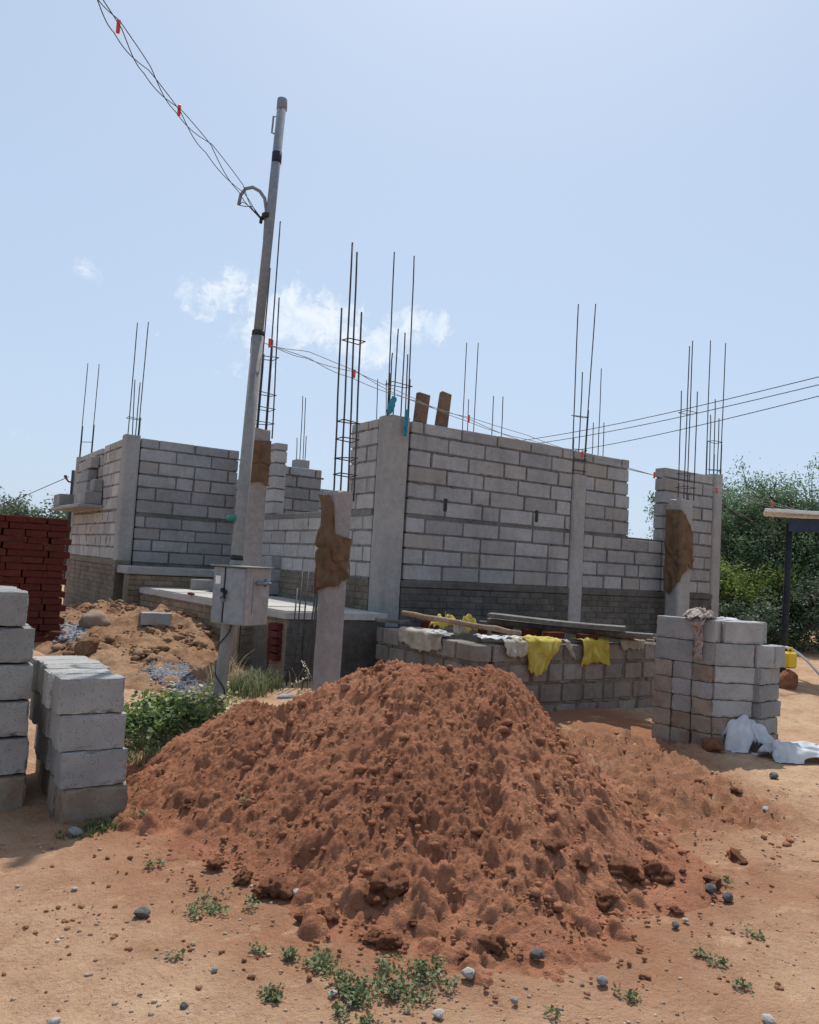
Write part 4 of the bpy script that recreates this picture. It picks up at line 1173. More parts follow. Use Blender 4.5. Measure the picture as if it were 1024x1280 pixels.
tie = pz(327, 275)
up = [tie, at(303, 238, d=6.9), at(262, 184, d=6.4), at(224, 139, d=5.9), at(185, 88, d=5.4), at(148, 34, d=4.9), at(112, -22, d=4.45), at(60, -110, d=3.9)]
cable('thin service cable with red spacers climbing from the pole hook towards the sky', up, 'steel_thin', .0032, [at(224, 138, d=5.9), at(148, 33, d=4.9)], .02, 'service cables of the electricity pole', twist=.026)
tie2 = pz(329, 428)
dn_ = [tie2, at(385, 445, d=7.5), at(443, 467, d=7.9), at(515, 499, d=8.3), at(586, 524, d=8.8), at(660, 549, d=9.3), at(728, 568, d=9.8), at(818, 594, d=10.6), at(896, 613, d=11.4), at(966, 631, d=12.2), at(1060, 655, d=13.2)]
cable('thin service cable with red spacers falling from the pole past the long block wall', dn_, 'galv_dull', .0032, [tie2 + RT * .06, at(443, 467, d=7.9), at(586, 523.5, d=8.8), at(728, 568, d=9.8), at(818, 594, d=10.6), at(896, 613, d=11.4), at(965, 630, d=12.2)], .012, 'service cables of the electricity pole', twist=.024)
for k, (a, b) in enumerate((((560, 562), (1040, 467)), ((570, 566), (1040, 477)), ((600, 578), (1040, 491)))):
    A_, B_ = at(*a, d=46), at(*b, d=26); mb = MB()
    mb.tube([A_.lerp(B_, q / 20) - Vector((0, 0, .35 * math.sin(math.pi * q / 20))) for q in range(21)], .016, 5)
    tag(mb.build('power_line', 'black', None, True), ('upper', 'middle', 'lower')[k] + ' one of three dark power lines crossing the sky behind the right walls', 'power line', 'power lines behind the house')
A_, B_ = at(86, 596, d=24), at(-30, 640, d=30); mb = MB(); mb.tube([A_, A_.lerp(B_, .5) - Vector((0, 0, .1)), B_], .012, 5)
tag(mb.build('power_line', 'steel_thin', None, True), 'faint wire running left from the small insulator post beyond the left wall', 'power line')
mb = MB(); t = thing('insulator_post', 'small dark post with bent insulator arm beyond the left wall', 'insulator post', at(91, 640, d=24))
r0 = at(92, 600, d=24); mb.tube([Vector((r0.x, r0.y, -.1)), at(92.5, 588, d=24)], .06, 8); mb.build('post', 'darkpost', t, True)
mb = MB(); mb.tube([at(91, 603, d=24), at(86, 602, d=24), at(82, 597, d=24)], .03, 8); mb.tube([at(82, 597, d=24), at(82, 594, d=24)], .045, 8); mb.build('insulator_arm', 'insulator', t, True)


# ------------------------------------------------------------------ loose concrete blocks
def block_mesh(seed, sx, sy, sz, mat, n=11, chip=.007, rr=.007):
    bm = bmesh.new()
    hx, hy, hz = sx / 2, sy / 2, sz / 2
    def P(u, v, ax, sg):
        p = [0, 0, 0]; p[ax] = sg; p[(ax + 1) % 3] = u; p[(ax + 2) % 3] = v
        q = Vector((p[0] * hx, p[1] * hy, p[2] * hz))
        inn = Vector((max(-hx + rr, min(hx - rr, q.x)), max(-hy + rr, min(hy - rr, q.y)), max(-hz + rr, min(hz - rr, q.z))))
        dlt = q - inn
        nn = dlt.normalized() if dlt.length > 1e-6 else Vector()
        q = inn + nn * min(dlt.length, rr)
        edge = sum(1 for a, b in ((abs(q.x), hx), (abs(q.y), hy), (abs(q.z), hz)) if a > b - rr * 1.6)
        s3 = Vector((seed * 2.7, seed * 1.3, seed * 5.1))
        amp = .0016 * noise.noise(q * 9 + s3) + .0012 * noise.noise(q * 40 + s3)
        if edge >= 2: amp -= chip * max(0, .25 + noise.noise(q * 16 + s3) + .6 * noise.noise(q * 45 + s3))
        return q + nn * amp
    ts = [-1, -.975, -.94] + [-.9 + 1.8 * k / n for k in range(n + 1)] + [.94, .975, 1]
    m = len(ts)
    for ax in range(3):
        for sg in (-1, 1):
            g_ = [[bm.verts.new(P(a, b, ax, sg)) for a in ts] for b in ts]
            for j in range(m - 1):
                for i in range(m - 1): bm.faces.new((g_[j][i], g_[j][i + 1], g_[j + 1][i + 1], g_[j + 1][i]))
    bmesh.ops.remove_doubles(bm, verts=bm.verts, dist=1e-5); bmesh.ops.recalc_face_normals(bm, faces=bm.faces)
    me = bpy.data.meshes.new('concrete_block'); bm.to_mesh(me); bm.free(); me.materials.append(M[mat])
    return me


def put(me, loc, rz, label, group, cat='concrete block', name='concrete_block', jit=.006, rj=.012, mat=None):
    o = bpy.data.objects.new(name, me); COL.objects.link(o)
    o.location = (loc[0] + R.uniform(-jit, jit), loc[1] + R.uniform(-jit, jit), loc[2])
    o.rotation_euler = (R.uniform(-rj, rj) * .4, R.uniform(-rj, rj) * .4, rz + R.uniform(-rj, rj))
    if mat:
        o.material_slots[0].link = 'OBJECT'; o.material_slots[0].material = M[mat]
    return tag(o, label, cat, group)


ORD = ['bottom', 'second', 'third', 'fourth', 'fifth', 'sixth', 'top']
SEQ = ['foremost', 'second', 'third', 'fourth', 'rearmost']
stk = [block_mesh(s, .345, .186, .194, 'stack', chip=.014) for s in range(5)]
g0 = gz(1.07, 4.7)
for r in range(4):
    for k in range(5):
        yy = 4.62 + .095 + k * .192 + (.03 if r % 2 else 0) * (k > 0)
        nm = ORD[r] if r < 3 else 'top'
        put(stk[(r * 3 + k) % 5], (1.075 - .022 * r + R.uniform(-.012, .012) * (k > 0), yy, g0 - .01 + .0975 + r * .196), .02 if k == 0 else R.uniform(-.03, .03),
            f'{SEQ[k]} grey concrete block in the {nm} course of the low left stack', 'blocks of the low left stack', mat='stack_brown' if r == 0 else None)
for r in range(6):
    for k in range(3):
        nm = (ORD[:5] + ['top'])[r]; seq = ['front', 'middle', 'rear'][k]
        put(stk[(r * 2 + k) % 5], (.605 - .006 * r + R.uniform(-.008, .008) - (.055 if r == 5 else 0), 5.07 + k * .195, g0 + .09 + r * .2055), R.uniform(-.02, .02),
            f'{seq} concrete block in the {nm} course of the tall stack at the left edge', 'blocks of the tall left stack', mat='stack_brown' if r == 0 else 'stack_grey')

# right-hand stack: five flat courses under two courses set on edge
ends_ = [block_mesh(30 + s, .40, .188, .150, 'stack', chip=.013) for s in range(4)]
shor = [block_mesh(40 + s, .16, .188, .150, 'stack', chip=.013) for s in range(2)]
long_ = [block_mesh(50 + s, .385, .19, .150, 'stack', chip=.013) for s in range(4)]
edge_ = [block_mesh(60 + s, .385, .15, .200, 'stack', chip=.013) for s in range(4)]
half_ = [block_mesh(70 + s, .2, .15, .200, 'stack', chip=.013) for s in range(3)]
Q = Vector((6.335, 4.585, 0)); vq = Vector((-.159, .987, 0)); nq = Vector((.987, .159, 0))
gq = gz(6.5, 4.8) + .0
na_ = math.atan2(nq.y, nq.x); ra_ = math.atan2(RT.y, RT.x) + .10; rv = Vector((math.cos(ra_), math.sin(ra_), 0)); rn = Vector((-rv.y, rv.x, 0))
G = 'blocks of the right-hand stack'
for r in range(5):
    z = gq - .03 + .076 + r * .1525; nm = ORD[r]
    lean = nq * (-.012 * r * .3)
    for k in range(3):
        ln = (.16, .40, .40)[k]; me = shor[r % 2] if k == 0 else ends_[(r + k) % 4]
        c = Q + vq * (.10 + k * .195) + nq * (ln / 2) + lean
        put(me, (c.x, c.y, z), na_, f'{["right", "middle", "left"][k]} end-on block in the {nm} course of the right stack', G, mat='stack_brown' if r < 2 or (r == 2 and k != 1) or (r == 3 and k == 2) or (r == 4 and k != 1) else 'stack_grey')
    c = Q + rv * (.205 + R.uniform(-.01, .01)) + rn * .10
    put(long_[r % 4], (c.x, c.y, z), ra_, f'long outward-facing block in the {nm} course of the right stack', G, mat='stack_brown' if r < 2 else None)
    e = Q + rv * .415 + Vector((.175, .07, 0))
    put(long_[(r + 2) % 4], (e.x + R.uniform(-.015, .015), e.y, z), .12 + R.uniform(-.05, .05), f'outer right block in the {nm} course of the right stack', G, mat='stack_brown' if r < 1 else 'stack_grey')
z6 = gq - .03 + 5 * .1525 + .102; z7 = z6 + .204
for r, z in ((5, z6), (6, z7)):
    nm = ORD[r]
    if r == 5: lay = [(edge_[0], Q + vq * .395 + nq * .075, na_ + math.pi / 2, .5), (half_[0], Q + vq * .095 + nq * .08, na_ + math.pi / 2, .5)]
    else: lay = [(edge_[2], Q + vq * .385 + nq * .08, na_ + math.pi / 2, 0), (half_[2], Q + vq * .085 + nq * .082, na_ + math.pi / 2, 0)]
    for k, (me, c, a_, _) in enumerate(lay):
        put(me, (c.x, c.y, z), a_, f'{["left", "right"][k]} on-edge block on the tank side of the {nm} course of the right stack', G, mat='stack_grey' if r == 5 else None)
    if r == 5:
        for k, (me, sc_, a_, dn2) in enumerate(((edge_[3], .20, ra_, .08), (half_[1], .50, ra_ + .2, .09), (half_[2], .66, ra_ + .62, .14))):
            c = Q + rv * sc_ + rn * dn2
            put(me, (c.x, c.y, z), a_, f'{["large", "half-length", "outermost turned"][k]} on-edge block at the front of the sixth course of the right stack', G)
    else:
        c = Q + rv * .30 + rn * .095; put(edge_[1], (c.x, c.y, z), ra_ + .04, 'long on-edge block at the front of the top course of the right stack', G)
        c = Q + rv * .44 + rn * .25; put(edge_[0], (c.x, c.y, z), ra_ + .25, 'on-edge block at the back right of the top course of the right stack', G)
ZR = z7 + .1

# single blocks
p = on_sand(197, 781)
put(block_mesh(81, .36, .22, .15, 'stack'), (p.x, p.y + .06, p.z + .07), -.25, 'single pale concrete block lying on top of the sandy fill', None, mat='stack_grey')
p = at(250, 738, z=ZS + .015); put(block_mesh(82, .38, .2, .16, 'stack'), (p.x + .08, p.y + .05, ZS + .10), .05, 'single concrete block lying on the porch slab below the step', None, mat='stack_grey')
p = at(348, 744, z=ZS + .02)
bx_ = [block_mesh(84 + s, .40, .22, .19, 'stack_grey') for s in range(2)]
for r in range(3): put(bx_[r % 2], (p.x + .05, p.y + .15, ZS + .12 + r * .195), .06 + .02 * r, f'{["bottom", "middle", "top"][r]} block of the small dark pile on the porch beside the column', 'block pile on the porch', mat='block')
p = at(208, 745.5, z=ZS + .02); me = rock_mesh('brick_bit', 5, 'brick', .2, 2, .5, True); o = bpy.data.objects.new('brick_bit', me); COL.objects.link(o); o.scale = (.06, .05, .05); o.location = (p.x + .75, p.y - .3, ZS + .035); tag(o, 'broken red brick bit on the porch slab', 'brick bit')
p = at(239, 743.5, z=ZS + .02); o.location = (p.x, p.y, ZS + .035)
me = rock_mesh('boulder', 12, 'sand', .25, 3, .9, True); p = on_sand(108, 818); o = bpy.data.objects.new('sandstone_lump', me); COL.objects.link(o); o.scale = (.13, .12, .14); o.location = (p.x, p.y, p.z + .07); tag(o, 'tan squarish stone lump standing on the sandy fill', 'stone')
me = rock_mesh('boulder', 15, 'plinth_warm', .3, 3, .8, False); p = on_sand(118, 782); o = bpy.data.objects.new('sandstone_lump', me); COL.objects.link(o); o.scale = (.2, .18, .17); o.location = (p.x, p.y, p.z + .05); tag(o, 'dark earthy lump at the foot of the left house plinth', 'stone')
me = rock_mesh('stone', 17, 'stone', .3, 3, .6, False); p = on_ground(358, 874); o = bpy.data.objects.new('stone', me); COL.objects.link(o); o.scale = (.10, .085, .07); o.location = (p.x + .05, p.y + .09, p.z - .01); tag(o, 'rounded grey stone behind the soil heap below the leaning rods', 'stone')

# red brick stack
bme = []
for s in range(4):
    mb = MB(); mb.cbox(Matrix(), .225, .108, .076, .006, 0, .003); o = mb.build('red_brick', 'brick'); bme.append(o.data); bpy.data.objects.remove(o)
bc = at(72, 800, d=9.6); bzz = gz(bc.x, bc.y) - .02
for r in range(19):
    for i in range(5):
        for j in range(3):
            if r < 17 and j == 2 and 0 < i < 4 and False: continue
            x_ = bc.x - .11 - i * .232; y_ = bc.y + .05 + j * .114 * 1.0
            if (r % 2):
                x_ = bc.x - .06 - i * .232; y_ = bc.y + .055 + j * .114
            o = bpy.data.objects.new('red_brick', bme[R.randrange(4)]); COL.objects.link(o)
            o.location = (x_ + R.uniform(-.016, .016), y_ + R.uniform(-.007, .004), bzz + .04 + r * .0795); o.rotation_euler = (0, 0, R.uniform(-.05, .05))
            tag(o, 'dark red brick in the tall brick stack at the left', 'brick', 'bricks of the tall left stack')
p = at(62, 801, z=.34)
for k in range(3):
    o = bpy.data.objects.new('red_brick', bme[k]); COL.objects.link(o); o.location = (p.x - .08 + k * .15, p.y - .15 - .03 * k, gz(p.x, p.y) + .05 + (.07 if k == 1 else 0)); o.rotation_euler = (0, .05, -.5 + .1 * k)
    tag(o, f'{["left", "upper", "right"][k]} loose red brick lying before the foot of the brick stack', 'brick')

# ------------------------------------------------------------------ low tank
tank = thing('water_tank', 'low unfinished water tank of rough blocks before the long wall', 'water tank', (5.6, 6.6, .1))
TX0, TX1, TY0, TY1, TZ = 4.74, 7.52, 6.0, 7.85, .80
mb = MB(); courses(mb, 0, TY0, TX0 + .2, TX1, .2, TZ - .81, [(.2, .25), (.205, .32), (.2, .2), (.195, .34)], L=.30, g=.03, jit=.008); mb.build('front_wall', ['tank', 'plinth'], tank)
mb = MB(); courses(mb, 1, TX0, TY0, TY1, .195, TZ - .81, [(.2, .25), (.205, .32), (.2, .2), (.195, .34)], L=.34, g=.03, jit=.008); mb.build('side_wall', ['tank', 'plinth'], tank)
mb = MB(); courses(mb, 0, TY1 - .2, TX0 + .2, TX1, .2, TZ - .81, [(.2, .25), (.205, .32), (.2, .2), (.195, .34)], L=.4, g=.03); mb.build('back_wall', ['tank', 'plinth'], tank)
mb = MB(); courses(mb, 1, TX1 - .2, TY0 + .21, TY1 - .21, .2, TZ - .81, [(.2, .25), (.205, .32), (.2, .2), (.195, .34)], L=.34, g=.03); mb.build('side_wall', ['tank', 'plinth'], tank)


def plank(x0, y0, z0, x1, y1, z1, w, h, mat, label, nm='plank', cat='plank'):
    a = Vector((x0, y0, z0)); b = Vector((x1, y1, z1)); d = b - a; L_ = d.length; d.normalize()
    s = Vector((-d.y, d.x, 0)).normalized(); u = d.cross(s)
    mb = MB(); n = 14; prof = [(-w / 2, 0), (w / 2, 0), (w / 2, h), (-w / 2, h)]; vs = []
    for i in range(n + 1):
        t = i / n; wob = .006 * math.sin(t * 5 + x0 * 7); ee = .012 * nz(x0 * 9 + i * 3, w * 50) if i in (0, n) else 0
        for (p_, q_) in prof: vs.append(a + d * (L_ * t + ee) + s * (p_ * (1 + .05 * nz(i * .9, x0))) + u * (q_ + wob) )
    fs = [[i * 4 + k, i * 4 + (k + 1) % 4, i * 4 + 4 + (k + 1) % 4, i * 4 + 4 + k] for i in range(n) for k in range(4)] + [[3, 2, 1, 0], [n * 4, n * 4 + 1, n * 4 + 2, n * 4 + 3]]
    mb.add(vs, fs)
    return tag(mb.build(nm, mat), label, cat, 'boards lying over the tank')


# boards run along the tank and overhang its front corner on the right
A = lambda px, py, z: at(px, py, z=z)
def pk(p0, p1, z0, z1, w, h, lab, mat='wood_dark'):
    a, b = A(*p0, z0), A(*p1, z1); return plank(a.x, a.y, z0, b.x, b.y, z1, w, h, mat, lab)
pk((612, 772), (782, 789), .965, .93, .26, .045, 'broad grey shuttering board, rearmost and highest on the tank')
pk((610, 778), (816, 798), .905, .87, .16, .04, 'long grey board just before the broad shuttering board')
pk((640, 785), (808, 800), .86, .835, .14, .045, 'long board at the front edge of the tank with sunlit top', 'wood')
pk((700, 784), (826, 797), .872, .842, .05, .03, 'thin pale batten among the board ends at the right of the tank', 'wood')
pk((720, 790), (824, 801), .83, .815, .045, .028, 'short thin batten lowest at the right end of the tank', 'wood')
pk((600, 780), (700, 789), .88, .87, .10, .03, 'short dark board lying under the broad board on the tank')
pk((660, 781), (800, 795), .885, .86, .09, .03, 'narrow grey board between the two long boards on the tank')
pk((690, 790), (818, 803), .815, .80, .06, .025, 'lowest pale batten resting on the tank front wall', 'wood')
pk((470, 777), (512, 779), .83, .83, .2, .03, 'short dark slate-like board on the left corner of the tank', 'wood_dark')
mb = MB(); a, b = A(503, 766, .99), A(651, 792, .885); pts = [a.lerp(b, k / 10) + Vector((nz(k * .7, 1), nz(k * .7, 2), nz(k * .7, 4))) * .012 for k in range(11)]
mb.tube(pts, [.027 + .005 * nz(k * 1.3, 9) for k in range(11)], 12); tag(mb.build('wooden_pole', 'log', None, True), 'peeled wooden pole lying diagonally across the tank', 'wooden pole')
# loose bricks on the tank wall
for k, (px, py, z, rz, lab) in enumerate(((541, 783, .83, .3, 'red brick under the left yellow scrap on the tank'), (606, 788, .84, .9, 'dark red brick beside the pole on the tank wall'), (632, 789, .84, .1, 'half-hidden red brick under the end of the pole'), (697, 797, .83, .02, 'left red brick under the front board of the tank'), (738, 799, .83, -.05, 'right red brick under the front board of the tank'), (668, 793, .83, .0, 'red brick under the white sheet on the tank'))):
    q = at(px, py, z=z); put(bme[k % 4], (q.x, q.y + .05, TZ + .045), rz, lab, None, 'brick', 'red_brick')


def hang(name, cx_, w, top, drop, mat, label, cat, seed, over=.22, fold=.03, face=TY0, rag=.06, skew=0.0, taper=.0, bunch=0.0, nu=34, nv=40):
    """sheet laid over the tank wall and hanging down its front"""
    def fn(u, v):
        s = v * (over + drop)
        x = cx_ + (u - .5) * w * (1 - taper * max(0, (s - over) / drop)) + skew * max(0, s - over)
        f = fold * (math.sin(u * 13 + seed + 2 * nz(v * 2, seed)) * .6 + nz(u * 6 + seed, v * 3) * 1.2)
        if s < over:
            k = 1 - s / over
            return Vector((x, face - .01 + over * k, top + .014 + abs(f) * .7 + .02 * nz(u * 5, v * 9, seed)))
        k = s - over; dpt = k - bunch * k * (abs(u - .5) * 2) ** 2
        return Vector((x + .02 * nz(u * 4, v * 6, seed), face - .02 - abs(f) * (.5 + 1.6 * min(1, k / .12)) - .012, top + .008 - dpt))
    keep = lambda u, v: v < 1 - rag * (1 + 1.2 * nz(u * 5 + seed, seed) + .6 * nz(u * 40, seed)) and abs(u - .5) < .5 - .03 * (1 + nz(v * 12, seed + 4))
    return cloth(name, fn, nu, nv, mat, label, cat, .003, keep)


xa = lambda px: at(px, 805, y=TY0 - .02).x
hang('yellow_sack', xa(680), .50, TZ + .012, .36, 'yellow_sack', 'left yellow woven sack hanging down the tank front in a long point', 'sack', 3, .2, .03, rag=.05, skew=-.3, taper=.5, bunch=.2)
hang('yellow_sack', xa(744), .42, TZ + .012, .24, 'yellow_sack', 'right yellow woven sack hanging squarely over the tank front', 'sack', 8, .16, .022, rag=.04, taper=.05, bunch=-.25)
hang('cream_cloth', xa(645), .34, TZ + .006, .18, 'cream_cloth', 'dirty cream cloth hanging over the tank beside the left yellow sack', 'cloth', 13, .2, .02, rag=.06, taper=.2, bunch=.3)
hang('cream_cloth', xa(790), .42, TZ + .01, .12, 'cream_cloth', 'cream cloth drooping from the right end of the tank wall', 'cloth', 17, .16, .02, rag=.1, taper=.2)
hang('twine_strand', xa(708), .07, TZ, .2, 'cream_cloth', 'frayed pale strand hanging between the two yellow sacks', 'twine', 19, .05, .012, rag=.1, skew=.55, taper=.55, nu=8)
hang('white_sheet', xa(640), .55, TZ + .01, .03, 'white_sheet', 'crumpled white plastic sheet on the tank wall left of the sacks', 'plastic sheet', 23, .28, .03, rag=.2)
# sheet over the left side wall
def fl(u, v):
    s = v * .42
    y = 6.95 + (u - .5) * .8; f = .025 * nz(u * 5 + 3, v * 4)
    if s < .2: return Vector((TX0 + .2 - s, y, TZ + .016 + abs(f)))
    return Vector((TX0 - .015 - abs(f) * 1.5 - .02 * max(0, math.sin(u * 12)), y + .1 * (u - .5) * (s - .2), TZ + .01 - (s - .2)))
cloth('cream_cloth', fl, 26, 26, 'cream_cloth', 'dirty cream cloth draped over the left corner of the tank', 'cloth', .004, lambda u, v: v < .95 - .3 * abs(u - .45) * (1 + nz(u * 9, 2)))


def crumple(name, p, rx, ry, h, mat, label, cat, seed, rz=0, n=40, sharp=1.0, base=0.0, asym=0.0):
    c, s = math.cos(rz), math.sin(rz)
    def fn(u, v):
        X, Y = (u - .5) * 2, (v - .5) * 2; r = math.hypot(X, Y)
        e = max(0, 1 - r ** 2.2)
        rid = 1 - abs(nz(X * 1.9 + seed, Y * 1.9)) * 2.2; rid2 = 1 - abs(nz(X * 4.3 + seed, Y * 4.3, 3)) * 2.2
        z = h * e ** .6 * (.45 + .42 * rid * sharp + .22 * rid2 * sharp + asym * X)
        X2 = X * rx * (1 + .2 * nz(seed, Y * 2)) + .12 * rx * nz(X * 3, Y * 3, seed); Y2 = Y * ry * (1 + .2 * nz(X * 2, seed)) + .12 * ry * nz(X * 3, Y * 3, seed + 5)
        return Vector((p[0] + X2 * c - Y2 * s, p[1] + X2 * s + Y2 * c, p[2] + base + max(.006 + .012 * max(0, nz(X * 5, Y * 5, seed)), z)))
    keep = lambda u, v: math.hypot(u - .5, v - .5) * 2 < .93 + .12 * nz(u * 7, v * 7, seed)
    return cloth(name, fn, n, n, mat, label, cat, .003, keep)


q = at(556, 783, z=.86); crumple('yellow_scrap', (q.x, q.y, TZ + .01), .19, .13, .2, 'yellow_sack', 'left crumpled yellow scrap tied round the wooden pole on the tank', 'sack scrap', 31, .2)
q = at(585, 786, z=.86); crumple('yellow_scrap', (q.x, q.y, TZ + .01), .09, .12, .2, 'yellow_sack', 'right crumpled yellow scrap beside the wooden pole on the tank', 'sack scrap', 37, .2)
q = at(548, 791, z=.83); crumple('white_scrap', (q.x, q.y, TZ + .005), .14, .07, .06, 'white_sheet', 'flat white plastic scrap on the tank wall below the pole', 'plastic scrap', 41, -.8)
q = at(575, 790, z=.84); crumple('cream_bundle', (q.x, q.y, TZ + .005), .07, .07, .16, 'cream_cloth', 'pinkish cream bundle between the two yellow scraps on the tank', 'cloth', 43, .3)

# soiled sack draped over the right stack: crumpled on top, one tail hanging down
c = Q + vq * .16 + nq * .05
crumple('soiled_sack', (Q.x + .04, Q.y + .18, ZR - .005), .20, .15, .11, 'netcloth', 'soiled crumpled sack lying on top of the right block stack', 'sack', 51, .5, 44)
def tail(u, v):
    zt = ZR + .03 - v * .40; w = .095 * (1 - .25 * v) * (1.6 if v < .18 else 1); s = .13 + (u - .5) * w + .02 * nz(v * 4, 7)
    off = .035 + .02 * nz(u * 7, v * 6, 3) + (.05 * math.sin(v * 9) ** 2 if v < .35 else 0)
    b_ = Q + vq * s - nq * off
    return Vector((b_.x, b_.y, zt))
cloth('soiled_strip', tail, 12, 40, 'netcloth', 'brown soiled strip of sacking hanging down the side of the right block stack', 'sacking', .006)
crumple('pale_rag', (Q.x + .28, Q.y + .12, ZR - .006), .2, .07, .035, 'white_sack', 'thin pale rag along the top front edge of the right block stack', 'rag', 55, ra_, 26)

# white sacks on the ground by the right stack
def sackheap(name, p, rx, ry, h, rz, label, cat, seed, n=56):
    """limp woven sack slumped in folds"""
    c, s = math.cos(rz), math.sin(rz)
    def fn(u, v):
        X, Y = (u - .5) * 2, (v - .5) * 2; r = min(1.25, math.hypot(X, Y))
        e = max(0, 1 - r * r)
        fold = math.sin(3.3 * X + 2.2 * Y + 3.0 * nz(X * 1.1 + seed, Y * 1.1) + seed) * .5 + .5
        fold2 = abs(nz(X * 2.6 + seed, Y * 2.6, 2))
        z = h * (e ** .55) * (.42 + .40 * fold + .30 * fold2 - .25 * X)
        sx = X * rx + .22 * rx * nz(Y * 2.3, X * 1.4, seed) + .10 * rx * nz(X * 5, Y * 5, seed) + .3 * z * nz(X * 1.5, Y * 1.5, seed + 2)
        sy = Y * ry + .22 * ry * nz(X * 2.3, Y * 1.4, seed + 4) - .2 * z * (1 - fold)
        return Vector((p[0] + sx * c - sy * s, p[1] + sx * s + sy * c, p[2] + .008 + max(.014 * max(0, nz(X * 4, Y * 4, seed)), z)))
    keep = lambda u, v: abs(u - .5) < .47 + .03 * nz(v * 5, seed) and abs(v - .5) < .46 + .04 * nz(u * 5, seed + 1)
    return cloth(name, fn, n, n, 'white_sack', label, cat, .003, keep)


q = at(935, 930, z=.06); sackheap('white_sack', (q.x + .02, q.y + .0, gz(q.x, q.y)), .27, .15, .34, ra_ + .1, 'crumpled white woven sack slumped against the right block stack', 'sack', 61)
q = at(985, 940, z=.06); sackheap('white_tarpaulin', (q.x + .16, q.y - .06, gz(q.x, q.y)), .46, .19, .22, ra_ + .12, 'white tarpaulin spread over a low hump at the right edge', 'tarpaulin', 68)
q = on_ground(888, 936); me = rock_mesh('soil_clod', 31, 'mound', .4, 3, .9); o = bpy.data.objects.new('soil_clod', me); COL.objects.link(o); o.scale = (.1, .09, .07); o.location = (q.x, q.y - .02, q.z + .03); tag(o, 'red clod lying at the front corner of the right block stack', 'soil clod')

# boards standing on the wall, rags on the bars, leaning rods
for k, (p0, p1, w) in enumerate((((525, 529), (529, 492.5), .178), ((551, 534), (557.5, 491.5), .165))):
    a, b = at(*p0, y=YA + .10), at(*p1, y=YA + .10); u = (b - a); L_ = u.length; u.normalize(); s = Vector((1, 0, 0)); s = (s - u * s.dot(u)).normalized(); n_ = u.cross(s)
    mb = MB(); c = (a + b) / 2
    mb.cbox(Matrix(((s.x, n_.x, u.x, c.x), (s.y, n_.y, u.y, c.y), (s.z, n_.z, u.z, c.z), (0, 0, 0, 1))), w, .07, L_, .007, 0, .006)
    tag(mb.build('board_piece', 'board'), f'{["left", "right"][k]} of two short brown boards standing on the long wall top', 'board', 'boards standing on the wall')
def rag(px0, py0, px1, py1, y, w, label, seed):
    a, b = at(px0, py0, y=y), at(px1, py1, y=y)
    def fn(u, v):
        p = a.lerp(b, v); return p + Vector(((u - .5) * w * (.6 + .8 * v * (1 - v) * 2 + .5 * nz(v * 4, seed)), -.02 - .03 * abs(nz(u * 5, v * 5, seed)), .02 * nz(u * 4, v * 4, seed + 3)))
    cloth('blue_rag', fn, 10, 18, 'bluerag', label, 'rag', .006, group='blue rags on the rebar')
rag(491.5, 496, 485, 517, 8.33, .10, 'blue rag tied round the left rebar of the near corner column', 3)
rag(507.5, 512, 505, 545, 8.28, .055, 'blue rag strip hanging down the near corner column from a rebar', 7)
rag(884, 587, 898, 588, 8.31, .09, 'small blue rag at the foot of the rebar on the rightmost column', 11)
rods = [((366, 852), (378, 714), 8.0), ((371, 856), (386, 712), 7.97), ((378, 858), (403, 672), 7.9), ((385, 856), (396, 735), 7.96), ((391, 856), (398, 690), 7.92), ((359, 850), (372, 735), 8.02), ((397, 856), (403, 745), 7.9)]
for k, (a, b, yy) in enumerate(rods):
    p0, p1 = at(*a, y=yy - .25), at(*b, y=yy); mb = MB(); mb.tube([p0 - (p1 - p0) * .06, p0.lerp(p1, .5) + Vector((.008, 0, 0)), p1], .0085, 7)
    tag(mb.build('steel_rod', 'steel', None, True), 'thin dark steel rod in the bundle leaning on the porch front', 'steel rod', 'rods leaning on the porch front')

# ------------------------------------------------------------------ far right: shed corner, hose, can
shed = thing('tin_shed', 'corner of an open shed with thin white sheet roof on a dark post', 'shed', (*at(985, 800, d=12.5).xy, 0))
e0 = at(956, 643, d=12.2); mb = MB()
T = Matrix.Translation(e0) @ rotz(math.atan2(RT.y, RT.x) - .40)
mb.cbox(T @ Matrix.Translation((1.3, .45, .02)) @ Matrix.Rotation(.04, 4, 'Y'), 2.6, .9, .05, .004)
for k in range(26): mb.tube([T @ Vector((.04 + k * .1, .0, .045 + .002 - k * .004)), T @ Vector((.04 + k * .1, .9, .045 + .002 - k * .004))], .012, 6)
mb.build('roof_sheet', 'whiteroof', shed)
mb = MB(); mb.cbox(T @ Matrix.Translation((1.5, .25, -.13)), 2.3, .1, .2, .008); mb.build('beam', 'blue_dark', shed)
pb0, pb1 = at(985, 800, d=12.5), at(987, 655, d=12.45); pb0.z = -.1
mb = MB(); mb.tube([Vector((pb1.x - .06, pb1.y + .02, -.1)), Vector((pb1.x - .02, pb1.y, 1.4)), Vector((pb1.x, pb1.y, pb1.z))], .05, 10); mb.build('post', 'darkpost', shed, True)
mb = MB(); mb.tube([Vector((pb1.x + 1.6, pb1.y - 1.0, -.1)), Vector((pb1.x + 1.6, pb1.y - 1.0, pb1.z))], .085, 10); mb.build('post', 'darkpost', shed, True)
hp_ = [at(*q_, d=dd) for q_, dd in (((969, 832), 11.0), ((972, 822), 10.9), ((978, 814), 10.8), ((986, 808), 10.8), ((997, 805), 10.9), ((1012, 812), 11.1), ((1022, 850), 11.2))]
hp_[0].z = max(hp_[0].z, .02); mb = MB()
b0_, b1_, b2_ = hp_[0], at(972, 778, d=10.9), at(1030, 850, d=11.1)
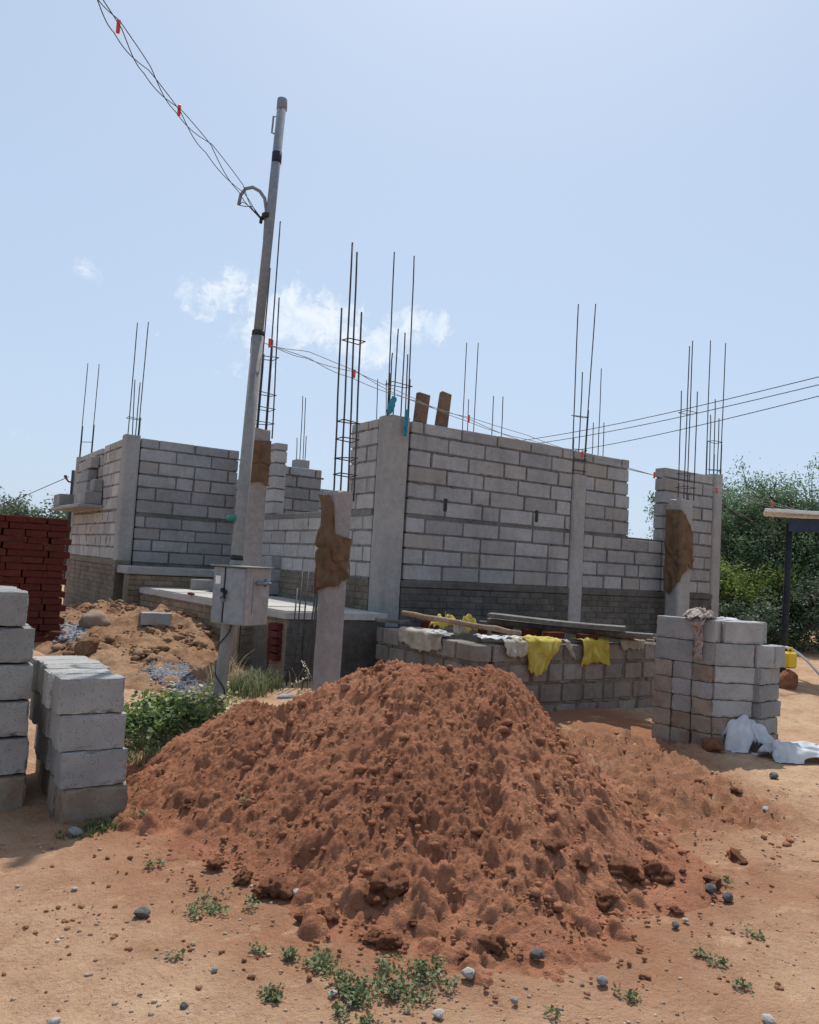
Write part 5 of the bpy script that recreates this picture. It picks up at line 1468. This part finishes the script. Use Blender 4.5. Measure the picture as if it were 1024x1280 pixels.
sm = [b0_ * (1 - t) ** 2 + b1_ * 2 * t * (1 - t) + b2_ * t * t for t in [k / 24 for k in range(25)]]
mb.tube(sm, .017, 10); tag(mb.build('pale_hose', 'hose', None, True), 'pale plastic hose arching beside the right block stack', 'hose')
me = rock_mesh('boulder', 44, 'mound', .35, 3, 1.2, True); q = at(983, 862, z=.12); o = bpy.data.objects.new('boulder', me); COL.objects.link(o); o.scale = (.16, .16, .2); o.location = (q.x, q.y, .2); tag(o, 'red-brown boulder at the right edge under the yellow can', 'boulder')
q2 = (q.x + .10, q.y + .02, .40)
can = thing('yellow_can', 'yellow plastic can standing on the boulder at the right edge', 'can', q2)
mb = MB(); mb.cbox(Matrix.Translation((q2[0], q2[1], q2[2] + .11)), .17, .12, .22, .03); mb.build('body', 'can', can)
mb = MB(); mb.tube([(q2[0] - .05, q2[1], q2[2] + .215), (q2[0] - .04, q2[1], q2[2] + .27), (q2[0] + .04, q2[1], q2[2] + .27), (q2[0] + .05, q2[1], q2[2] + .215)], .012, 8); mb.build('handle', 'can', can, True)
mb = MB(); mb.tube([(q2[0] + .055, q2[1] + .03, q2[2] + .215), (q2[0] + .055, q2[1] + .03, q2[2] + .245)], .022, 10); mb.build('lid', 'black', can, True)


# ------------------------------------------------------------------ plants
def leaves_np(pts, nrm_up, size, aspect, rsd, droop=.3, per=1, spread=.0):
    """small bent leaves: one quad each, random heading"""
    n = len(pts) * per
    P = np.repeat(np.asarray(pts, float), per, 0) + rsd.normal(0, 1, (n, 3)) * spread
    s = size * rsd.uniform(.6, 1.35, n)[:, None]
    th = rsd.uniform(0, 2 * np.pi, n); el = rsd.normal(-droop, .55, n)
    u = np.stack([np.cos(th) * np.cos(el), np.sin(th) * np.cos(el), np.sin(el)], 1)
    w = np.cross(u, rsd.normal(0, .55, (n, 3)) + np.array([0, 0, 1.0]) * nrm_up); w /= np.linalg.norm(w, axis=1)[:, None] + 1e-9
    a = P - u * s * .0; tip = P + u * s
    mid = P + u * s * .5
    V = np.stack([a, mid - w * s * aspect * .5, tip, mid + w * s * aspect * .5], 1).reshape(-1, 3)
    F = np.arange(n * 4).reshape(n, 4)
    return V, F


def tree(name, base, h, spread, lean, nl, mat, label, cat, seed, size=.07, aspect=.4, trunks=1, limbs=9, crown_lo=.3, tr=.12, clump=.24, per=26, droop=.35, flat=.75, group=None):
    rg = np.random.RandomState(seed); t = thing(name, label, cat, base, group)
    mb = MB(); tips = []
    b = Vector(base)
    for k in range(trunks):
        an = rg.uniform(0, 6.28); out = rg.uniform(.1, .45) * spread * (0 if trunks == 1 else 1)
        p = [b + Vector((math.cos(an), math.sin(an), 0)) * .15 * (trunks > 1)]
        top = b + Vector((math.cos(an) * out + lean[0] * h, math.sin(an) * out + lean[1] * h, h * rg.uniform(.5, .7)))
        for i in range(1, 6): p.append(p[0].lerp(top, i / 5) + Vector(rg.normal(0, .05 * h / 4, 3).tolist()))
        mb.tube(p, [tr * (1 - .13 * i) for i in range(6)], 9)
        for l in range(limbs):
            f = rg.uniform(.25, 1); s = p[min(4, int(f * 5))].lerp(p[min(5, int(f * 5) + 1)], f * 5 % 1)
            a2 = rg.uniform(0, 6.28); rr = spread * rg.uniform(.35, 1.0); e = b + Vector((lean[0] * h + math.cos(a2) * rr, lean[1] * h + math.sin(a2) * rr, h * rg.uniform(crown_lo, 1) * (1 - .25 * (rr / spread) ** 2)))
            q = []
            for i in range(7):
                u = i / 6; q.append(s.lerp(e, u) + Vector((0, 0, .22 * h * math.sin(math.pi * u) * flat * .5)) + Vector(rg.normal(0, .03 * spread, 3).tolist()) * (u > 0))
            mb.tube(q, [tr * .42 * (1 - .85 * i / 6) + .006 for i in range(7)], 6)
            for i in range(2, 7):
                for m in range(5):
                    o = Vector(rg.normal(0, 1, 3).tolist()); o.z *= flat; o = o.normalized() * spread * rg.uniform(.08, .36)
                    tp = q[i] + o; tips.append(tp)
                    if m < 3: mb.tube([q[i], q[i].lerp(tp, .55) + Vector((0, 0, .05)), tp], [.014, .01, .005], 4)
    mb.build('trunk', 'bark', t, True)
    tips = np.array([x[:] for x in tips]); k = max(1, int(nl / len(tips) / 1))
    cs = np.repeat(tips, max(1, nl // (len(tips) * per)) or 1, 0) if nl > len(tips) * per else tips[rg.permutation(len(tips))[:max(1, nl // per)]]
    cs = cs + rg.normal(0, clump * .35, cs.shape) * np.array([1, 1, flat])
    V, F = leaves_np(cs, .7, size, aspect, rg, droop, per, clump * .5)
    ok = V.reshape(-1, 4, 3)[:, 0, 2] > b.z + .05
    V = V.reshape(-1, 4, 3)[ok].reshape(-1, 3); F = np.arange(len(V)).reshape(-1, 4)
    npmesh('crown', V, F, mat, t)
    return t


def gp(px, d): q = at(px, 700, d=d); return (q.x, q.y, gz(q.x, q.y) - .05)


tree('mesquite_tree', gp(985, 19.5), 4.55, 2.5, (0.0, 0.0), 64000, 'leaf_tree', 'large feathery mesquite tree standing behind the right end of the house', 'tree', 101, .085, .36, 3, 11, .22, .11, .22, 30, .4, group='trees behind the house')
tree('mesquite_tree', gp(925, 20.5), 3.95, 1.75, (0.0, .0), 46000, 'leaf_tree', 'lower mesquite tree just beside the rightmost house column', 'tree', 102, .085, .36, 3, 10, .2, .09, .22, 30, .4, group='trees behind the house')
tree('mesquite_tree', gp(1075, 18), 4.8, 2.6, (0, 0), 40000, 'leaf_tree', 'tall mesquite tree at the right edge behind the tin shed', 'tree', 103, .085, .36, 3, 10, .2, .11, .22, 30, .4, group='trees behind the house')
tree('mesquite_tree', gp(850, 21.5), 4.3, 1.45, (-.02, .05), 9000, 'leaf_tree', 'open-branched mesquite whose sprays show through the gap in the right wall', 'tree', 104, .085, .36, 2, 8, .35, .06, .15, 22, .5, group='trees behind the house')
for k, (px, d, h, sp_, mt, lab) in enumerate(((912, 17.6, 2.0, 1.1, 'leaf_bright', 'bright yellow-green bush under the trees beside the house'), (955, 17.4, 1.8, 1.1, 'leaf_bright', 'bright yellow-green bush under the large mesquite'), (1000, 16.8, 1.7, 1.2, 'leaf_far', 'dark bush behind the dark shed post'), (930, 16.4, 1.0, .9, 'leaf_far', 'low dark bush behind the right block stack'))):
    tree('bush', gp(px, d), h, sp_, (0, 0), 15000, mt, lab, 'bush', 120 + k, .07, .5, 4, 4, .1, .014, .16, 26, .2, group='bushes under the trees')
0 and tree('bare_shrub', gp(968, 15.8), 2.6, 1.1, (0, 0), 900, 'leaf_far', 'thin bare-stemmed shrub leaning before the dark bushes', 'shrub', 131, .07, .4, 4, 5, .4, .03, .2, 10, .2)
tree('broadleaf_tree', gp(40, 33), 3.15, 2.2, (0, 0), 15000, 'leaf_far', 'distant round tree above the red brick stack', 'tree', 140, .14, .5, 1, 14, .35, .14, .3, 26, .2)
tree('broadleaf_tree', gp(-40, 38), 3.4, 2.8, (0, 0), 12000, 'leaf_far', 'distant tree at the left edge beyond the brick stack', 'tree', 141, .16, .5, 1, 14, .3, .16, .3, 26, .2)
tree('bush', gp(72, 30), 1.7, 2.2, (0, 0), 7000, 'leaf_bright', 'distant low yellow-green scrub beside the left wall', 'bush', 142, .13, .5, 4, 6, .1, .04, .3, 26, .2)


def low_plant(name, parts, label, cat, group=None):
    """parts: (pts, size, aspect, mat, up, droop) made into one plant mesh per material"""
    t = thing(name, label, cat, parts[0][0][0], group)
    for (pts, size, asp, mat, up, droop, sd_) in parts:
        V, F = leaves_np(pts, up, size, asp, np.random.RandomState(sd_), droop)
        npmesh('leaves', V, F, mat, t)
    return t


def bushpts(pix, n, h, rg, wid=.35):
    out = []
    for (px, py) in pix:
        q = on_ground(px, py)
        for k in range(n):
            r_, an = wid * math.sqrt(rg.rand()), rg.uniform(0, 6.28)
            x, y = q.x + r_ * math.cos(an), q.y + r_ * math.sin(an) * .8
            hh = h * math.sqrt(max(0, 1 - (r_ / wid) ** 2)) * (.7 + .6 * abs(nz(x * 5, y * 5)))
            out.append((x, y, mz(x, y) + hh * rg.uniform(.15, 1) ** .6))
    return np.array(out)


rg = np.random.RandomState(77)
b1 = bushpts([(175, 922), (190, 908), (212, 910)], 400, .27, rg, .32)
b2 = bushpts([(225, 900), (243, 893), (256, 884)], 340, .22, rg, .32)
low_plant('leafy_bush', [(b1, .05, .6, 'leaf_bush', 1.0, .1, 1), (b1[::3] + [0, 0, .05], .045, .6, 'leaf_bright', 1.0, 0, 2)], 'dark green leafy bush beside the left block stack', 'bush')
low_plant('leafy_bush', [(b2, .045, .6, 'leaf_bush', 1.0, .1, 3), (b2[::2] + [0, 0, .03], .042, .6, 'leaf_dry', 1.0, 0, 4)], 'leafy bush with dry pale leaves at the foot of the electricity pole', 'bush')


def tuft(name, pix, n, h, label, cat, mat, rg, wid=.3, w=.006, heads=None):
    mb = MB(); base = None
    for (px, py) in pix:
        q = on_ground(px, py); base = base or q
        for k in range(n):
            r_, an = wid * math.sqrt(rg.rand()), rg.uniform(0, 6.28); x, y = q.x + r_ * math.cos(an), q.y + r_ * math.sin(an) * .7; z = mz(x, y) - .01
            hh = h * rg.uniform(.5, 1.15); a2 = rg.uniform(0, 6.28); ln = rg.uniform(.15, .65) * hh; dx, dy = math.cos(a2), math.sin(a2)
            vs = []
            for i in range(4):
                t = i / 3; c = Vector((x + dx * ln * t * t, y + dy * ln * t * t, z + hh * (t - .28 * t ** 3))); ww = w * (1 - .85 * t)
                vs += [c + Vector((-dy, dx, 0)) * ww, c - Vector((-dy, dx, 0)) * ww]
            mb.add(vs, [[0, 1, 3, 2], [2, 3, 5, 4], [4, 5, 7, 6]])
    o = mb.build(name, mat, None, False, recalc=False)
    return tag(o, label, cat, kind='stuff' if name == 'short_grass' else None)


tuft('grass_tuft', [(300, 868)], 300, .30, 'tall green grass tuft just right of the electricity pole foot', 'grass tuft', 'leaf_grass', rg, .28)
tuft('grass_tuft', [(322, 862)], 280, .28, 'green grass tuft below the plastered porch corner', 'grass tuft', 'leaf_grass', rg, .28)
tuft('grass_tuft', [(278, 864)], 70, .5, 'pale feathery grass stems behind the electricity pole foot', 'grass tuft', 'leaf_dry', rg, .2, .005)
tuft('dry_stems', [(378, 862)], 9, .34, 'few dry upright stems beside the nearest column', 'dry stems', 'leaf_dry', rg, .15, .004)
q = on_ground(380, 868); pts = []
for k in range(14):
    s = at(377 + 8 * math.sin(k * .24) + (k > 9) * -(k - 9) * 2.5, 826 + k * 2.3, d=7.3); pts.append((s.x, s.y, s.z))
mbw = MB(); mbw.tube([(q.x, q.y, q.z - .02)] + pts[::-1], .003, 5); tq = thing('white_seed_stem', 'curved weed stem with white seed heads before the leaning rods', 'weed', q)
mbw.build('stem', 'leaf_dry', tq, True)
V, F = leaves_np(np.array(pts), .5, .017, .8, np.random.RandomState(4), 0, 3, .006); npmesh('seed_heads', V, F, 'flower', tq)
tuft('short_grass', [(172, 940), (190, 934), (205, 930), (165, 955)], 130, .07, 'short green grass strip between the left bush and the soil heap', 'grass tuft', 'leaf_weed', rg, .22, .006)
tuft('short_grass', [(120, 1034), (140, 1028), (100, 1042)], 90, .045, 'short grass fringe along the front foot of the low left stack', 'grass tuft', 'leaf_weed', rg, .12, .005)


def weed(pix, n, rad_, label, seed, size=.018, h=.02, mat='leaf_weed'):
    rg = np.random.RandomState(seed); out = []; st = MB(); c0 = None
    for (px, py, rr) in pix:
        q = on_ground(px, py); c0 = c0 or q
        R_ = rr * AD(q.x, q.y)[1] / F_PX
        runs = max(3, int(rr / 5))
        for k in range(runs):
            an = rg.uniform(0, 6.28); L_ = R_ * rg.uniform(.4, 1.25); x, y = q.x + rg.normal(0, R_ * .25), q.y + rg.normal(0, R_ * .4); line = []
            for i in range(max(4, int(n / runs))):
                an += rg.normal(0, .25); x += math.cos(an) * L_ / 14 * .8; y += math.sin(an) * L_ / 14 * 1.5
                z = mz(x, y); line.append((x, y, z + .006))
                for m in range(3): out.append((x + rg.normal(0, .012), y + rg.normal(0, .012), z + rg.uniform(.004, h)))
            if len(line) > 1: st.tube(line, .0018, 4)
    t = thing('creeping_weed', label, 'weed', c0, 'weeds creeping on the bare earth')
    V, F = leaves_np(np.array(out), 1.4, size, .62, rg, -.15); npmesh('leaves', V, F, mat, t)


weed([(455, 1235, 40), (510, 1230, 42), (545, 1225, 30), (480, 1205, 36), (420, 1240, 34), (440, 1250, 26), (500, 1248, 30), (530, 1212, 26)], 60, 0, 'largest green mat of creeping weed before the soil heap', 1)
weed([(385, 1200, 24), (400, 1195, 22), (412, 1208, 20), (362, 1197, 10)], 30, 0, 'small green weed patch just left of the large weed mat', 2)
weed([(255, 1128, 28), (270, 1138, 22), (245, 1142, 20)], 30, 0, 'sparse weed patch on the earth left of the soil heap', 3)
weed([(188, 1082, 16)], 22, 0, 'small weed tuft halfway between left stack and soil heap', 4)
weed([(312, 1134, 14)], 20, 0, 'tiny weed tuft below the big rounded clod', 5)
weed([(778, 1244, 22)], 26, 0, 'grey-green weed sprig alone in the right foreground', 6)
weed([(945, 1173, 14)], 20, 0, 'small weed tuft at the right edge of the bare earth', 7)
weed([(880, 1197, 12), (900, 1207, 14)], 18, 0, 'thin weed sprigs in a row in the right foreground', 8)
weed([(926, 1237, 14)], 20, 0, 'dark low weed tuft in the far right foreground', 9)
weed([(345, 1255, 18), (340, 1245, 14)], 24, 0, 'weed sprig pair below left of the large weed mat', 10)
weed([(322, 1191, 14)], 18, 0, 'faint weed tuft between heap foot and left foreground', 11)
weed([(222, 1197, 12)], 14, 0, 'thin weed tuft in the left foreground', 12)
weed([(420, 1272, 26), (450, 1275, 18)], 26, 0, 'weed strip at the bottom edge below the large mat', 13)
weed([(690, 1269, 12)], 14, 0, 'tiny weed sprig at the bottom edge right of centre', 14)
weed([(305, 1006, 10), (174, 995, 12), (178, 1020, 10)], 16, 0, 'little weeds beside the right side of the low left stack', 15)
weed([(912, 1105, 10)], 14, 0, 'weed sprig behind the two dark stones', 16)

# heap of crushed stone beside the sand
def grav(n, px0, px1, py0, py1, name, label, mat, lo, hi, sd_):
    rg = np.random.RandomState(sd_); Vs, Fs, off = [], [], 0
    bm = bmesh.new(); bmesh.ops.create_icosphere(bm, subdivisions=1, radius=1.0); bm.verts.ensure_lookup_table()
    v0 = np.array([v.co[:] for v in bm.verts]); f0 = np.array([[v.index for v in f.verts] for f in bm.faces]); bm.free()
    for k in range(n):
        px = rg.normal((px0 + px1) / 2, (px1 - px0) / 4.2); py = rg.normal((py0 + py1) / 2, (py1 - py0) / 4.2)
        q = on_sand(px, py); z = q.z; r_ = rg.uniform(lo, hi)
        v = v0 * (1 + .35 * rg.normal(0, 1, (len(v0), 1))).clip(.5, 1.6) * r_ * np.array([1.2, 1, .8]) + [q.x, q.y, z + r_ * .4]
        Vs.append(v); Fs.append(f0 + off); off += len(v)
    o = npmesh(name, np.vstack(Vs), np.vstack(Fs), mat); o['kind'] = 'stuff'; o['label'] = label; o['category'] = 'gravel'


grav(1600, 184, 240, 828, 852, 'gravel', 'blue-grey crushed stone spilled beside the sandy fill', 'gravel', .005, .014, 5)
grav(700, 205, 275, 850, 884, 'pale_gravel', 'pale stone chips behind the leafy bush', 'stone_pale', .006, .018, 6)
grav(500, 70, 105, 782, 800, 'gravel', 'grey chips at the foot of the left plinth', 'gravel', .012, .035, 7)
